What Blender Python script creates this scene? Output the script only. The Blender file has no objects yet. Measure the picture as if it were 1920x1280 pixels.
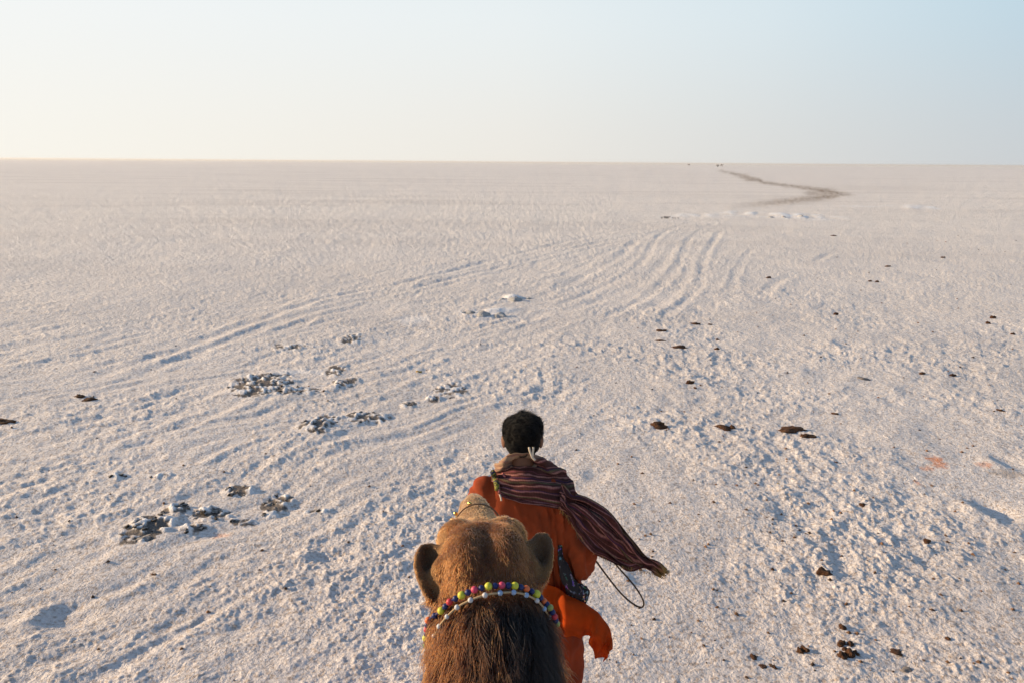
import bpy, bmesh, math, random
import numpy as np
from mathutils import Vector, Matrix, Quaternion
from mathutils.bvhtree import BVHTree

random.seed(7)
rng = np.random.default_rng(7)
R = math.radians
scene = bpy.context.scene
col = scene.collection

# ------------------------------------------------------------------ camera
CAM_H, PITCH, ROLL, FPX = 2.70, 12.93, 0.42, 1464.0       # height, degrees down, degrees, focal length in photo pixels
cam_data = bpy.data.cameras.new("camera")
cam_data.sensor_width = 23.6
cam_data.lens = 23.6 * FPX / 1920.0
cam_data.clip_start = 0.05
cam_data.clip_end = 20000.0
cam = bpy.data.objects.new("camera", cam_data)
col.objects.link(cam)
cam_rot = Matrix.Rotation(R(90 - PITCH), 3, 'X') @ Matrix.Rotation(R(ROLL), 3, 'Z')
cam.matrix_world = Matrix.Translation((0, 0, CAM_H)) @ cam_rot.to_4x4()
scene.camera = cam

# ------------------------------------------------------------------ sky and sun
EXPOSURE = 0.50
HAZE_DIV = 2 ** EXPOSURE
SUN_AZ, SUN_EL = 11.0, 14.2          # degrees in front of due left, degrees up
world = bpy.data.worlds.new("World")
scene.world = world
world.use_nodes = True
wn = world.node_tree.nodes
wl = world.node_tree.links
bg = wn['Background']
sky = wn.new('ShaderNodeTexSky')
sky.sky_type = 'NISHITA'
sky.sun_disc = False
sky.sun_elevation = R(SUN_EL)
sky.sun_rotation = R(-(90 - SUN_AZ))
sky.altitude = 0
sky.air_density = 1.0
sky.dust_density = 0.6
sky.ozone_density = 2.0
SKY_K = 0.15
def wmath(op, a, b_=None, c_=None):
    m = wn.new('ShaderNodeMath'); m.operation = op
    for s_, v_ in zip(m.inputs, (a, b_, c_)):
        if v_ is None: continue
        if hasattr(v_, 'links'): wl.new(v_, s_)
        else: s_.default_value = v_
    return m.outputs[0]
def wramp(fac, stops):
    r_ = wn.new('ShaderNodeValToRGB'); e = r_.color_ramp.elements
    while len(e) < len(stops): e.new(.5)
    for el, (p_, c_) in zip(e, stops): el.position = p_; el.color = (*[x / 4.0 for x in c_], 1)
    wl.new(fac, r_.inputs[0]); return r_.outputs[0]
wtc = wn.new('ShaderNodeTexCoord'); wsep = wn.new('ShaderNodeSeparateXYZ'); wl.new(wtc.outputs['Generated'], wsep.inputs[0])
sxy = (-math.cos(R(SUN_AZ)), math.sin(R(SUN_AZ)))
hl = wmath('SQRT', wmath('ADD', wmath('MULTIPLY', wsep.outputs[0], wsep.outputs[0]), wmath('MULTIPLY', wsep.outputs[1], wsep.outputs[1])))
cosaz = wmath('DIVIDE', wmath('ADD', wmath('MULTIPLY', wsep.outputs[0], sxy[0]), wmath('MULTIPLY', wsep.outputs[1], sxy[1])), wmath('MAXIMUM', hl, 1e-4))
taz = wmath('MULTIPLY_ADD', cosaz, .5, .5)
# dusty air low over the flat: cream towards the sun, pale grey-blue away from it
low = wramp(taz, [(.0, (.48, .53, .57)), (.315, (.60, .63, .65)), (.45, (.72, .72, .70)), (.595, (.85, .82, .76)), (.845, (.95, .92, .84)), (1.0, (1.10, 1.0, .85))])
high = wramp(taz, [(.0, (.38, .55, .68)), (.315, (.52, .68, .78)), (.45, (.70, .80, .85)), (.595, (.82, .875, .89)), (.845, (.90, .925, .925)), (1.0, (1.05, 1.02, .95))])
def wmix(f, a, b_):
    m = wn.new('ShaderNodeMix'); m.data_type = 'RGBA'
    if hasattr(f, 'links'): wl.new(f, m.inputs[0])
    else: m.inputs[0].default_value = f
    for s_, v_ in ((m.inputs[6], a), (m.inputs[7], b_)):
        if hasattr(v_, 'links'): wl.new(v_, s_)
        else: s_.default_value = v_
    return m.outputs[2]
def wstep(lo, hi):
    m = wn.new('ShaderNodeMapRange'); m.interpolation_type = 'SMOOTHSTEP'
    m.inputs['From Min'].default_value = lo; m.inputs['From Max'].default_value = hi
    wl.new(wsep.outputs[2], m.inputs['Value']); return m.outputs[0]
dusty = wmix(wstep(-.02, .20), low, high)
scl = wn.new('ShaderNodeVectorMath'); scl.operation = 'SCALE'; wl.new(dusty, scl.inputs[0]); scl.inputs['Scale'].default_value = 4.0 / (SKY_K * HAZE_DIV)
wl.new(wmix(wstep(.14, .55), scl.outputs[0], sky.outputs[0]), bg.inputs['Color'])
bg.inputs['Strength'].default_value = SKY_K

sun_data = bpy.data.lights.new("sun", 'SUN')
sun_data.energy = 4.9
sun_data.angle = R(0.6)
sun_data.color = (1.0, 0.755, 0.47)
sun = bpy.data.objects.new("sun", sun_data)
col.objects.link(sun)
to_sun = Vector((-math.cos(R(SUN_AZ)) * math.cos(R(SUN_EL)), math.sin(R(SUN_AZ)) * math.cos(R(SUN_EL)), math.sin(R(SUN_EL))))
sun.rotation_euler = to_sun.to_track_quat('Z', 'Y').to_euler()
sun.location = (-20, 5, 20)

scene.render.engine = 'CYCLES'
scene.view_settings.view_transform = 'Standard'
scene.view_settings.look = 'None'
scene.view_settings.exposure = EXPOSURE
scene.view_settings.gamma = 1.0
scene.view_settings.use_curve_mapping = False
scene.cycles.use_denoising = True
scene.cycles.max_bounces = 5
scene.cycles.transparent_max_bounces = 8

# ------------------------------------------------------------------ helpers
def ray_dir(px, py):
    return (cam_rot @ Vector(((px - 960.0) / FPX, (640.0 - py) / FPX, -1.0))).normalized()

CAM = Vector((0, 0, CAM_H))

def at(px, py, Y):
    """point on the sight line of a photo pixel at depth Y"""
    d = ray_dir(px, py)
    return CAM + d * (Y / d.y)

def on_ground(px, py, z=0.0):
    d = ray_dir(px, py)
    return CAM + d * ((z - CAM_H) / d.z)

def tag(o, label=None, category=None, group=None, kind=None):
    if label: o['label'] = label
    if category: o['category'] = category
    if group: o['group'] = group
    if kind: o['kind'] = kind
    return o

def link(o, parent=None):
    col.objects.link(o)
    if parent is not None:
        o.parent = parent
    return o

def empty(name, loc=(0, 0, 0)):
    o = bpy.data.objects.new(name, None)
    o.location = loc
    o.empty_display_size = 0.1
    return link(o)

def mesh_obj(name, verts, faces, mat=None, parent=None, smooth=True):
    me = bpy.data.meshes.new(name)
    me.from_pydata([tuple(v) for v in verts], [], [tuple(f) for f in faces])
    if smooth:
        me.polygons.foreach_set('use_smooth', [True] * len(me.polygons))
    if mat: me.materials.append(mat)
    me.update()
    return link(bpy.data.objects.new(name, me), parent)

def under(child, parent):
    """parent while keeping world-space mesh coordinates (parents are only translated)"""
    child.parent = parent
    child.location = child.location - parent.location
    return child

# ---- numpy gradient noise
def _hash(ix, iy, seed):
    h = (ix.astype(np.int64) * 374761393 + iy.astype(np.int64) * 668265263 + seed * 974634777) & 0xFFFFFFFF
    h = ((h ^ (h >> 13)) * 1274126177) & 0xFFFFFFFF
    h = h ^ (h >> 16)
    return h
def gnoise(x, y, seed=0):
    ix = np.floor(x); iy = np.floor(y)
    fx = x - ix; fy = y - iy
    u = fx * fx * fx * (fx * (fx * 6 - 15) + 10)
    v = fy * fy * fy * (fy * (fy * 6 - 15) + 10)
    def g(dx, dy):
        a = _hash(ix + dx, iy + dy, seed).astype(np.float64) * (2 * math.pi / 4294967296.0)
        return np.cos(a) * (fx - dx) + np.sin(a) * (fy - dy)
    a = g(0, 0); b = g(1, 0); c = g(0, 1); d = g(1, 1)
    return 1.5 * ((a * (1 - u) + b * u) * (1 - v) + (c * (1 - u) + d * u) * v)
def smooth01(e0, e1, x):
    t = np.clip((x - e0) / (e1 - e0), 0, 1)
    return t * t * (3 - 2 * t)
def poly_dist(x, y, pts):
    """distance to a polyline, and the running length along it"""
    best = np.full(x.shape, 1e9); along = np.zeros(x.shape); s = 0.0
    for (ax, ay), (bx, by) in zip(pts[:-1], pts[1:]):
        dx, dy = bx - ax, by - ay
        L2 = dx * dx + dy * dy + 1e-12; L = math.sqrt(L2)
        t = np.clip(((x - ax) * dx + (y - ay) * dy) / L2, 0, 1)
        d = np.hypot(x - ax - t * dx, y - ay - t * dy)
        m = d < best
        best = np.where(m, d, best); along = np.where(m, s + t * L, along)
        s += L
    return best, along
def spline(pts, n):
    """Catmull-Rom through a list of tuples"""
    P = np.array(pts, dtype=float)
    P = np.vstack([2 * P[0] - P[1], P, 2 * P[-1] - P[-2]])
    out = []
    segs = len(P) - 3
    for k in range(n):
        t = k / (n - 1) * segs
        i = min(int(t), segs - 1); f = t - i
        p0, p1, p2, p3 = P[i:i + 4]
        out.append(0.5 * ((2 * p1) + (-p0 + p2) * f + (2 * p0 - 5 * p1 + 4 * p2 - p3) * f * f + (-p0 + 3 * p1 - 3 * p2 + p3) * f ** 3))
    return np.array(out)

def verts_np(me):
    a = np.empty(len(me.vertices) * 3, np.float32); me.vertices.foreach_get('co', a); return a.reshape(-1, 3).astype(float)
def normals_np(me):
    a = np.empty(len(me.vertices) * 3, np.float32); me.vertices.foreach_get('normal', a); return a.reshape(-1, 3).astype(float)

# ---- materials
def material(name, color=(0.5, 0.5, 0.5), rough=0.8, spec=0.3):
    m = bpy.data.materials.new(name)
    m.use_nodes = True
    b = m.node_tree.nodes['Principled BSDF']
    b.inputs['Base Color'].default_value = (*color, 1)
    b.inputs['Roughness'].default_value = rough
    b.inputs['Specular IOR Level'].default_value = spec
    return m, m.node_tree.nodes, m.node_tree.links, b
def mixrgb(n, l, fac, a, b_, blend='MIX'):
    x = n.new('ShaderNodeMix'); x.data_type = 'RGBA'; x.blend_type = blend
    for sock, v in ((x.inputs[0], fac), (x.inputs[6], a), (x.inputs[7], b_)):
        if hasattr(v, 'links'): l.new(v, sock)
        elif isinstance(v, tuple): sock.default_value = (*v, 1)
        else: sock.default_value = v
    return x.outputs[2]
def noise_tex(n, l, scale, detail=3, coord=None, rough=0.5, dist=0.0):
    t = n.new('ShaderNodeTexNoise'); t.inputs['Scale'].default_value = scale
    t.inputs['Detail'].default_value = detail; t.inputs['Roughness'].default_value = rough
    t.inputs['Distortion'].default_value = dist
    if coord is not None: l.new(coord, t.inputs['Vector'])
    return t.outputs['Fac']
def ramp(n, l, fac, stops):
    r = n.new('ShaderNodeValToRGB')
    e = r.color_ramp.elements
    while len(e) < len(stops): e.new(0.5)
    for el, (p, c) in zip(e, stops):
        el.position = p
        el.color = (*c, 1) if isinstance(c, tuple) else (c, c, c, 1)
    l.new(fac, r.inputs[0])
    return r.outputs[0]
def math_node(n, l, op, a, b_=None):
    m = n.new('ShaderNodeMath'); m.operation = op
    for s, v in ((m.inputs[0], a), (m.inputs[1], b_)):
        if v is None: continue
        if hasattr(v, 'links'): l.new(v, s)
        else: s.default_value = v
    return m.outputs[0]
def bump(n, l, b, height, strength, dist):
    x = n.new('ShaderNodeBump'); x.inputs['Strength'].default_value = strength
    x.inputs['Distance'].default_value = dist
    l.new(height, x.inputs['Height']); l.new(x.outputs[0], b.inputs['Normal'])

# ------------------------------------------------------------------ the salt flat
salt_mat, n, l, b = material('salt_crust', rough=0.75, spec=0.25)
geo = n.new('ShaderNodeNewGeometry'); pos = geo.outputs['Position']
att = n.new('ShaderNodeAttribute'); att.attribute_name = 'ground_mix'
sep = n.new('ShaderNodeSeparateColor'); l.new(att.outputs['Color'], sep.inputs[0])
base = ramp(n, l, noise_tex(n, l, 0.35, 4, pos), [(0.3, (0.645, 0.575, 0.53)), (0.7, (0.76, 0.685, 0.635))])
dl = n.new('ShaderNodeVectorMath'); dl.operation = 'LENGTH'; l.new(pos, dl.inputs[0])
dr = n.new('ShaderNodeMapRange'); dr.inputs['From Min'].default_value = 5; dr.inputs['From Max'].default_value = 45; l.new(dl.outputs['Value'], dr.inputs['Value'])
far_haze = math_node(n, l, 'POWER', dr.outputs[0], .55)     # haze brightening of the far ground, painted into the salt colour
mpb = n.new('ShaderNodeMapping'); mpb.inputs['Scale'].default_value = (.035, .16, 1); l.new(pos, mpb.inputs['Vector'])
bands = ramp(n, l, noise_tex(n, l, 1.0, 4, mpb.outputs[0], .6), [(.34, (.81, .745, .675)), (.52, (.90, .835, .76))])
base = mixrgb(n, l, far_haze, base, bands)
grain = ramp(n, l, noise_tex(n, l, 34, 4, pos, 0.65), [(0.36, (0.50, 0.40, 0.31)), (0.50, (0.95, 0.95, 0.95)), (0.66, (1.12, 1.12, 1.12))])
c = mixrgb(n, l, 0.75, base, grain, 'MULTIPLY')
speck = ramp(n, l, noise_tex(n, l, 21, 2, pos, 0.5), [(0.70, 0.0), (0.76, 1.0)])
c = mixrgb(n, l, math_node(n, l, 'MULTIPLY', speck, 0.45), c, (0.20, 0.115, 0.06))
c = mixrgb(n, l, sep.outputs[1], c, (0.93, 0.93, 0.93))
mudn = ramp(n, l, noise_tex(n, l, 26, 5, pos, 0.7), [(0.35, (0.03, 0.026, 0.024)), (0.62, (0.15, 0.11, 0.08))])
c = mixrgb(n, l, sep.outputs[0], c, mudn)
c = mixrgb(n, l, math_node(n, l, 'MULTIPLY', sep.outputs[2], ramp(n, l, noise_tex(n, l, 40, 3, pos, .6), [(.36, .45), (.50, 1.0)])), c, (0.66, 0.19, 0.035))
c = mixrgb(n, l, att.outputs['Alpha'], c, (0.25, 0.165, 0.095))
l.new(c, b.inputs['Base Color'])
h1 = noise_tex(n, l, 60, 4, pos, 0.6)
h2 = noise_tex(n, l, 11, 4, pos, 0.7)
bump(n, l, b, math_node(n, l, 'ADD', h1, math_node(n, l, 'MULTIPLY', math_node(n, l, 'MULTIPLY', h2, far_haze), 6.0)), 1.0, 0.013)

def gp(lst):
    return [tuple(on_ground(px, py)[:2]) for px, py in lst]
grooves = [  # photo-read wheel and foot tracks: (points, half width, depth)
    ([(150, 712), (330, 657), (480, 602), (620, 557), (760, 530), (900, 495), (1040, 460), (1200, 424), (1350, 402)], .11, .026),
    ([(230, 712), (420, 643), (560, 592), (700, 560), (850, 522), (1000, 486), (1150, 450), (1300, 424)], .10, .022),
    ([(0, 680), (160, 655), (300, 620)], .09, .014),
    ([(0, 768), (90, 750), (210, 728), (300, 712)], .08, .018),
    ([(0, 832), (100, 808), (230, 775), (330, 752)], .10, .020),
    ([(0, 905), (120, 872), (290, 822), (430, 765), (520, 735)], .09, .016),
    ([(0, 945), (160, 900), (320, 852)], .09, .016),
    ([(0, 1200), (60, 1175), (150, 1125), (300, 1070)], .07, .014),
    ([(0, 1255), (100, 1235), (260, 1165), (400, 1095), (560, 1040)], .06, .010),
    ([(1010, 556), (1090, 521), (1160, 482), (1200, 448), (1270, 424)], .11, .016),
    ([(1030, 600), (1140, 555), (1215, 522), (1250, 482), (1285, 442), (1350, 414)], .12, .020),
    ([(1180, 600), (1250, 560), (1286, 522), (1288, 482), (1315, 438), (1400, 402)], .13, .022),
    ([(1310, 540), (1335, 495), (1362, 462)], .12, .018),
    ([(1430, 560), (1455, 530), (1490, 515)], .10, .016),
    ([(1590, 442), (1605, 430), (1628, 414)], .12, .022),
    ([(1525, 492), (1545, 482), (1565, 474)], .10, .020),
    ([(940, 545), (1040, 520), (1120, 485)], .10, .014), ([(1040, 577), (1130, 537), (1200, 497), (1240, 440), (1300, 415)], .09, .016),
    ([(1130, 602), (1225, 547), (1268, 502), (1300, 440), (1370, 408)], .09, .016), ([(1240, 600), (1306, 542), (1322, 482), (1352, 430)], .09, .018), ([(1370, 545), (1385, 500), (1410, 465)], .08, .012),
    ([(560, 860), (680, 800), (800, 770)], .08, .012),
    ([(500, 628), (640, 582), (780, 548), (930, 510), (1080, 474), (1220, 440), (1380, 408)], .08, .014),
    ([(1180, 445), (1290, 420), (1400, 404)], .12, .016), ([(1250, 470), (1330, 432), (1420, 408)], .12, .016),
    ([(1060, 500), (1150, 470), (1240, 444), (1340, 420)], .10, .014),
]
grooves = [([tuple(q) for q in spline(gp(p), 4 * len(p))], w, d) for p, w, d in grooves]
path_line = [(1350, 321), (1366, 322), (1392, 328), (1412, 335), (1440, 342), (1480, 347.5), (1530, 355), (1562, 361), (1584, 365), (1555, 368), (1510, 374), (1470, 380), (1430, 386), (1405, 391)]
path_width = [0.2, .4, .8, 1.8, .9, 0.8, 1.2, 1.5, .5, 1.0, 1.5, 1.6, 1.4, 1.0]
def photo_xy(x, y):
    """where ground points lie as seen from the saddle (used only to read the survey of the far path)"""
    Mi = np.array(cam_rot.transposed())
    v_ = np.stack([x, y, np.full_like(x, -CAM_H)], 0)
    q = Mi @ v_
    return 960 + q[0] / -q[2] * FPX, 640 - q[1] / -q[2] * FPX
trodden = [  # x, y, half thickness, strength
    (1350, 320.5, 1.5, .5), (1375, 326, 2.2, .8), (1396, 331.5, 3.6, .85), (1404, 336, 3.8, .9), (1421, 338, 2.8, .9), (1433, 343, 2.0, .9), (1466, 347, 2.0, .85), (1497, 351, 2.4, .85), (1528, 356, 3.6, .9), (1553, 360, 4.6, 1.0),
    (1577, 364, 3.4, .9), (1600, 366, 1.6, .3), (1577, 366, 2.5, .8), (1552, 369, 4.5, .95), (1528, 372, 4.6, .85), (1497, 375.5, 4.6, .75), (1466, 379, 4.8, .7), (1436, 382, 4.6, .55), (1403, 385, 4.0, .3), (1365, 390, 3.5, .1)]
# patches of broken mud: centre x, y, radius x, y in photo pixels, clods, how dark
patches = [
    ('the wide patch above the one left of the walking man', 490, 724, 58, 20, 15, 1.0), (None, 560, 735, 40, 8, 3, .6),
    ('the small patch at the far upper end of the left rubble', 632, 694, 18, 11, 4, .9), (None, 645, 720, 22, 8, 4, 1.0), (None, 540, 652, 30, 6, 2, .6),
    ('the tiny patch highest up on the left', 655, 638, 20, 8, 4, .8),
    ('the compact patch left of the walking man', 600, 796, 34, 15, 12, 1.0), (None, 688, 784, 46, 9, 5, .7),
    ('the broken trail reaching towards the track bends', 765, 758, 14, 5, 3, .8), (None, 812, 748, 16, 5, 3, .8), (None, 848, 732, 34, 12, 5, .6),
    ('the biggest patch low on the left', 276, 990, 40, 22, 17, 1.15), (None, 330, 958, 28, 8, 6, 1.0), (None, 398, 962, 36, 10, 8, .9), (None, 362, 990, 20, 6, 3, .9),
    ('the pair of patches right of the biggest one', 448, 920, 26, 10, 7, .9), (None, 520, 942, 26, 18, 9, .9), (None, 455, 975, 26, 6, 3, .6),
    (None, 222, 893, 14, 4, 2, .6), (None, 300, 893, 22, 4, 1, .5), (None, 595, 958, 24, 4, 2, .5), (None, 160, 745, 16, 4, 2, .4), (None, 885, 590, 30, 7, 0, .35), (None, 958, 560, 20, 6, 0, .3), (None, 1254, 408, 14, 2, 1, .7),
]
mud_world = []
for (_, cx, cy, rx, ry, k, dk) in patches:
    c0 = on_ground(cx, cy); cxr = on_ground(cx + rx, cy); cyr = on_ground(cx, cy - ry)
    mud_world.append((c0.x, c0.y, 1.2 * (cxr - c0).length, 1.2 * max(0.05, (cyr - c0).length), dk))

def height(x, y):
    """terrain height and colour mix at world points"""
    r = np.hypot(x, y)
    lat = np.maximum(r * 0.0012, 0.004)                     # mesh spacing across the view
    def fade(lam):
        return np.clip((lam - 1.2 * lat) / (1.5 * lat), 0, 1)
    left = smooth01(1.5, -1.5, x - 0.16 * (y - 6))          # 1 on the left, where ridges run away to the right
    # direction of the ridges
    ca, sa = math.cos(R(52)), math.sin(R(52))
    u = x * ca + y * sa; v = -x * sa + y * ca
    wx = 0.25 * gnoise(x / 1.1, y / 1.1, 90); wy = 0.25 * gnoise(x / 1.1, y / 1.1, 91)
    h = 0.030 * gnoise(x / 3.1, y / 3.1, 1) + 0.016 * gnoise((x + wx) / 1.1, (y + wy) / 1.1, 2)
    # long ridges
    rid = gnoise((u + wx) / 1.3, (v + wy) / 0.22, 3) * 0.014 + gnoise(u / 0.42, (v + wy) / 0.11, 4) * 0.0075
    iso = gnoise((x + wx) / 0.42, (y + wy) / 0.42, 5) * 0.015
    h += left * 1.0 * rid * fade(0.2) + (0.35 + 0.65 * (1 - left)) * iso * fade(0.4) * (1 - smooth01(9, 25, r) * .5)
    # lumps: flat lows with crusty popcorn on top
    m1 = gnoise(x / 0.15, y / 0.15, 6); m2 = gnoise(x / 0.075, y / 0.075, 7); m3 = gnoise(x / 0.038, y / 0.038, 8); m4 = gnoise(x / 0.019, y / 0.019, 9)
    calm_far = 1 - smooth01(10, 24, r) * .55
    lump = 0.010 * m1 * fade(.15) * calm_far + 0.0075 * np.maximum(m2 + 0.15, -0.12) * fade(.075) + (0.0072 * np.maximum(m3 + .1, -.15)) * fade(.038) * (0.5 + smooth01(-.3, .5, m1)) + 0.0030 * m4 * fade(.019)
    patchy = 0.38 + 0.82 * smooth01(-0.5, 0.5, gnoise(x / 1.7, y / 1.7, 10))
    far_gain = 1 + smooth01(8, 30, r) * 0.15 - smooth01(40, 120, r) * .5
    h += lump * patchy * far_gain * (1 - 0.12 * left)
    calm = np.ones_like(x)
    mud = np.zeros_like(x); salt = np.zeros_like(x); rust = np.zeros_like(x); path = np.zeros_like(x)
    # wheel tracks
    near = (r > 3) & (r < 75) & (y > 0)
    xn, yn = x[near], y[near]
    hn = np.zeros_like(xn)
    wob = 0.12 * gnoise(xn / .9, yn / .9, 20) + .09 * gnoise(xn / .25, yn / .25, 19)
    for pts, w, dep in grooves:
        d, s = poly_dist(xn, yn, pts)
        w2 = w * (.85 + 0.004 * np.hypot(xn, yn) ** 1.3)
        Lg = sum(math.dist(p_, q_) for p_, q_ in zip(pts[:-1], pts[1:]))
        ends = smooth01(0, .6, s) * (1 - smooth01(.88 * Lg, Lg, s))
        dd = d + wob * .5
        dep = dep * (.40 / (1 + np.clip(np.hypot(xn, yn) - 8, 0, 99) / 26) if w > .115 else .50 * (1 + np.clip(np.hypot(xn, yn) - 10, 0, 30) / 40))
        hn += ends * (-dep * np.exp(-(dd / w2) ** 2) + 0.75 * dep * np.exp(-((dd - 1.9 * w2) / (0.8 * w2)) ** 2)) * np.clip(0.85 + .5 * gnoise(s / .55, d * 0 + w * 50, 21) + .4 * gnoise(s / 2.5, d * 0 + w * 30, 22), .3, 1.5)
    h[near] += hn
    # dark trodden path far off
    far = (r > 30) & (r < 400) & (y > 0)
    xf, yf = x[far], y[far]
    pf = np.zeros_like(xf)
    ax_, ay_ = photo_xy(xf, yf)
    ax_ = ax_ + 3 * gnoise(ax_ / 14, ay_ / 5, 24); ay_ = ay_ + 1.2 * gnoise(ax_ / 10, ay_ / 4, 25)
    trw = 1.25
    near_p = (ax_ > 1320) & (ax_ < 1630) & (ay_ < 402)
    qx, qy = ax_[near_p], ay_[near_p]; pn = np.zeros_like(qx)
    for a, c_ in list(zip(trodden[:-1], trodden[1:])) + [((1520, 363, 6, .6), (1566, 365, 5, .8))]:
        d_, s_ = poly_dist(qx * .6, qy, [(a[0] * .6, a[1]), (c_[0] * .6, c_[1])])
        L_ = math.hypot((c_[0] - a[0]) * .6, c_[1] - a[1]); f_ = np.clip(s_ / L_, 0, 1)
        pn = np.maximum(pn, (a[3] + (c_[3] - a[3]) * f_) * np.exp(-(d_ / (trw * (a[2] + (c_[2] - a[2]) * f_))) ** 2))
    pf[near_p] = pn * (.85 + .4 * gnoise(qx / 6, qy / 2.5, 26))
    path[far] = np.clip(pf, 0, 1) * .85
    # mud patches
    for (cx, cy, rx, ry, dk) in mud_world:
        m = (np.abs(x - cx) < 2.2 * rx) & (np.abs(y - cy) < 2.2 * ry)
        if not m.any(): continue
        xm, ym = x[m], y[m]
        q = np.sqrt(((xm - cx) / rx) ** 2 + ((ym - cy) / ry) ** 2) + 0.35 * gnoise(xm / .2, ym / .2, 30)
        e = smooth01(1.25, 0.35, q)
        nn = .8 * gnoise(xm / .13, ym / .13, 31) + 0.7 * gnoise(xm / .05, ym / .05, 32)
        h[m] += e * dk * (0.012 + 0.038 * np.maximum(nn + .08, -.1) + 0.014 * gnoise(xm / .3, ym / .3, 33))
        mud[m] = np.maximum(mud[m], smooth01(0.28, 0.42, e * dk * (0.54 - 1.2 * nn)) * .9)
        salt[m] = np.maximum(salt[m], e * smooth01(.10, .35, nn) * .6)
    # bright crust by the track bend
    for cx, cy, rx, ry, a in ((1500, 406, 75, 6, .9), (1400, 401, 60, 5, .6), (1330, 405, 90, 4, .55), (1715, 388.5, 45, 3.0, 1), (1600, 387, 110, 1.5, .35), (560, 700, 90, 9, .45), (930, 590, 50, 14, .5), (965, 560, 26, 8, .6), (780, 600, 60, 9, .3)):
        c0 = on_ground(cx, cy); rx_ = (on_ground(cx + rx, cy) - c0).length; ry_ = (on_ground(cx, cy - ry) - c0).length
        q = np.sqrt(((x - c0.x) / rx_) ** 2 + ((y - c0.y) / ry_) ** 2)
        e = smooth01(1.3, .2, q)
        nn = np.where(r > 25, gnoise(x / .7, y / 1.6, 40), gnoise(x / .5, y / .7, 41))
        salt = np.maximum(salt, a * e * smooth01(-.25, .25, nn))
        h += e * a * 0.16 * np.maximum(nn + .1, 0) * (r > 14)
    # smooth bright swale round the upper rubble
    # rusty and yellowish stains on the right
    for cx, cy, rx, ry, a in ((1754, 858, 18, 8, .75), (1736, 874, 15, 4, .5), (1762, 869, 18, 5, .65), (1845, 868, 16, 5, .55), (1722, 903, 7, 4, .5), (375, 985, 20, 6, .0), (415, 1000, 18, 6, .35), (540, 1018, 8, 4, 0)):
        c0 = on_ground(cx, cy); rx_ = (on_ground(cx + rx, cy) - c0).length; ry_ = (on_ground(cx, cy - ry) - c0).length
        q = np.sqrt(((x - c0.x) / rx_) ** 2 + ((y - c0.y) / ry_) ** 2) + .5 * gnoise(x / .06, y / .06, 50)
        rust = np.maximum(rust, a * smooth01(1.1, .5, q))
    for cx, cy, rx, ry, a in ((1892, 884, 42, 6, .40), (1650, 470, 30, 5, .0)):
        c0 = on_ground(cx, cy); rx_ = (on_ground(cx + rx, cy) - c0).length; ry_ = (on_ground(cx, cy - ry) - c0).length
        q = np.sqrt(((x - c0.x) / rx_) ** 2 + ((y - c0.y) / ry_) ** 2) + .6 * gnoise(x / .12, y / .05, 51)
        path = np.maximum(path, a * smooth01(1.2, .4, q))
    # hoof dents on the right
    for cx, cy, rx, ry, dp in ((1868, 952, 34, 18, .045), (1900, 862, 30, 12, .03), (1590, 648, 20, 7, .02), (1545, 700, 30, 8, .02), (1210, 1085, 30, 14, .015), (1120, 890, 26, 10, .015), (130, 1150, 45, 20, .03), (620, 1040, 40, 14, .02), (380, 1000, 50, 8, .02), (1500, 970, 40, 18, .015), (1700, 940, 40, 12, .018)):
        c0 = on_ground(cx, cy); rx_ = (on_ground(cx + rx, cy) - c0).length; ry_ = (on_ground(cx, cy - ry) - c0).length
        q2 = ((x - c0.x) / rx_) ** 2 + ((y - c0.y) / ry_) ** 2
        h -= dp * np.exp(-q2 ** 1.5)
        h += dp * .6 * np.exp(-(((x - c0.x + 1.3 * rx_) / (rx_ * .6)) ** 2 + ((y - c0.y) / ry_) ** 2))
    h *= 1 - smooth01(120, 500, r) * 0.8
    return h, mud, salt, rust, path

# a sheet in polar steps round the rider: fine where the eye looks, out to the horizon
az = np.concatenate([np.linspace(-180, -46, 90, endpoint=False), np.linspace(-46, 46, 1330, endpoint=False), np.linspace(46, 180, 90, endpoint=False)])
inv = np.concatenate([[1 / 0.25, 1 / .5, 1 / .8], np.linspace(1 / 1.2, 1 / 2.9, 40, endpoint=False), np.linspace(1 / 2.9, 1 / 600.0, 735), 1 / np.array([800., 1100., 1600., 2600., 5000., 9000.])])
rad = 1 / inv
A, RR = np.meshgrid(R(1) * az, rad)
X = (RR * np.sin(A)).ravel(); Yv = (RR * np.cos(A)).ravel()
H, mud, salt, rust, pathm = height(X, Yv)
nr, na = len(rad), len(az)
i = np.arange(nr - 1)[:, None] * na; j = np.arange(na)[None, :]; j2 = (j + 1) % na
quads = np.stack([i + j, i + j2, i + na + j2, i + na + j], -1).reshape(-1, 4)[:, ::-1]
me = bpy.data.meshes.new('salt_flat')
me.vertices.add(nr * na); me.vertices.foreach_set('co', np.stack([X, Yv, H], 1).astype(np.float32).ravel())
nq = len(quads); ctr = np.arange(na)[::-1]
me.loops.add(nq * 4 + na); me.loops.foreach_set('vertex_index', np.concatenate([quads.ravel(), ctr]).astype(np.int32))
me.polygons.add(nq + 1); me.polygons.foreach_set('loop_start', np.concatenate([np.arange(nq) * 4, [nq * 4]]).astype(np.int32))
me.polygons.foreach_set('use_smooth', np.ones(nq + 1, dtype=bool))
me.update(calc_edges=True)
ca_ = me.attributes.new('ground_mix', 'FLOAT_COLOR', 'POINT')
ca_.data.foreach_set('color', np.stack([mud, salt, rust, pathm], 1).astype(np.float32).ravel())
me.materials.append(salt_mat)
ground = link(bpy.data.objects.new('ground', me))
tag(ground, 'white lumpy salt flat reaching to the horizon, crossed by wheel tracks', kind='structure')

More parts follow.
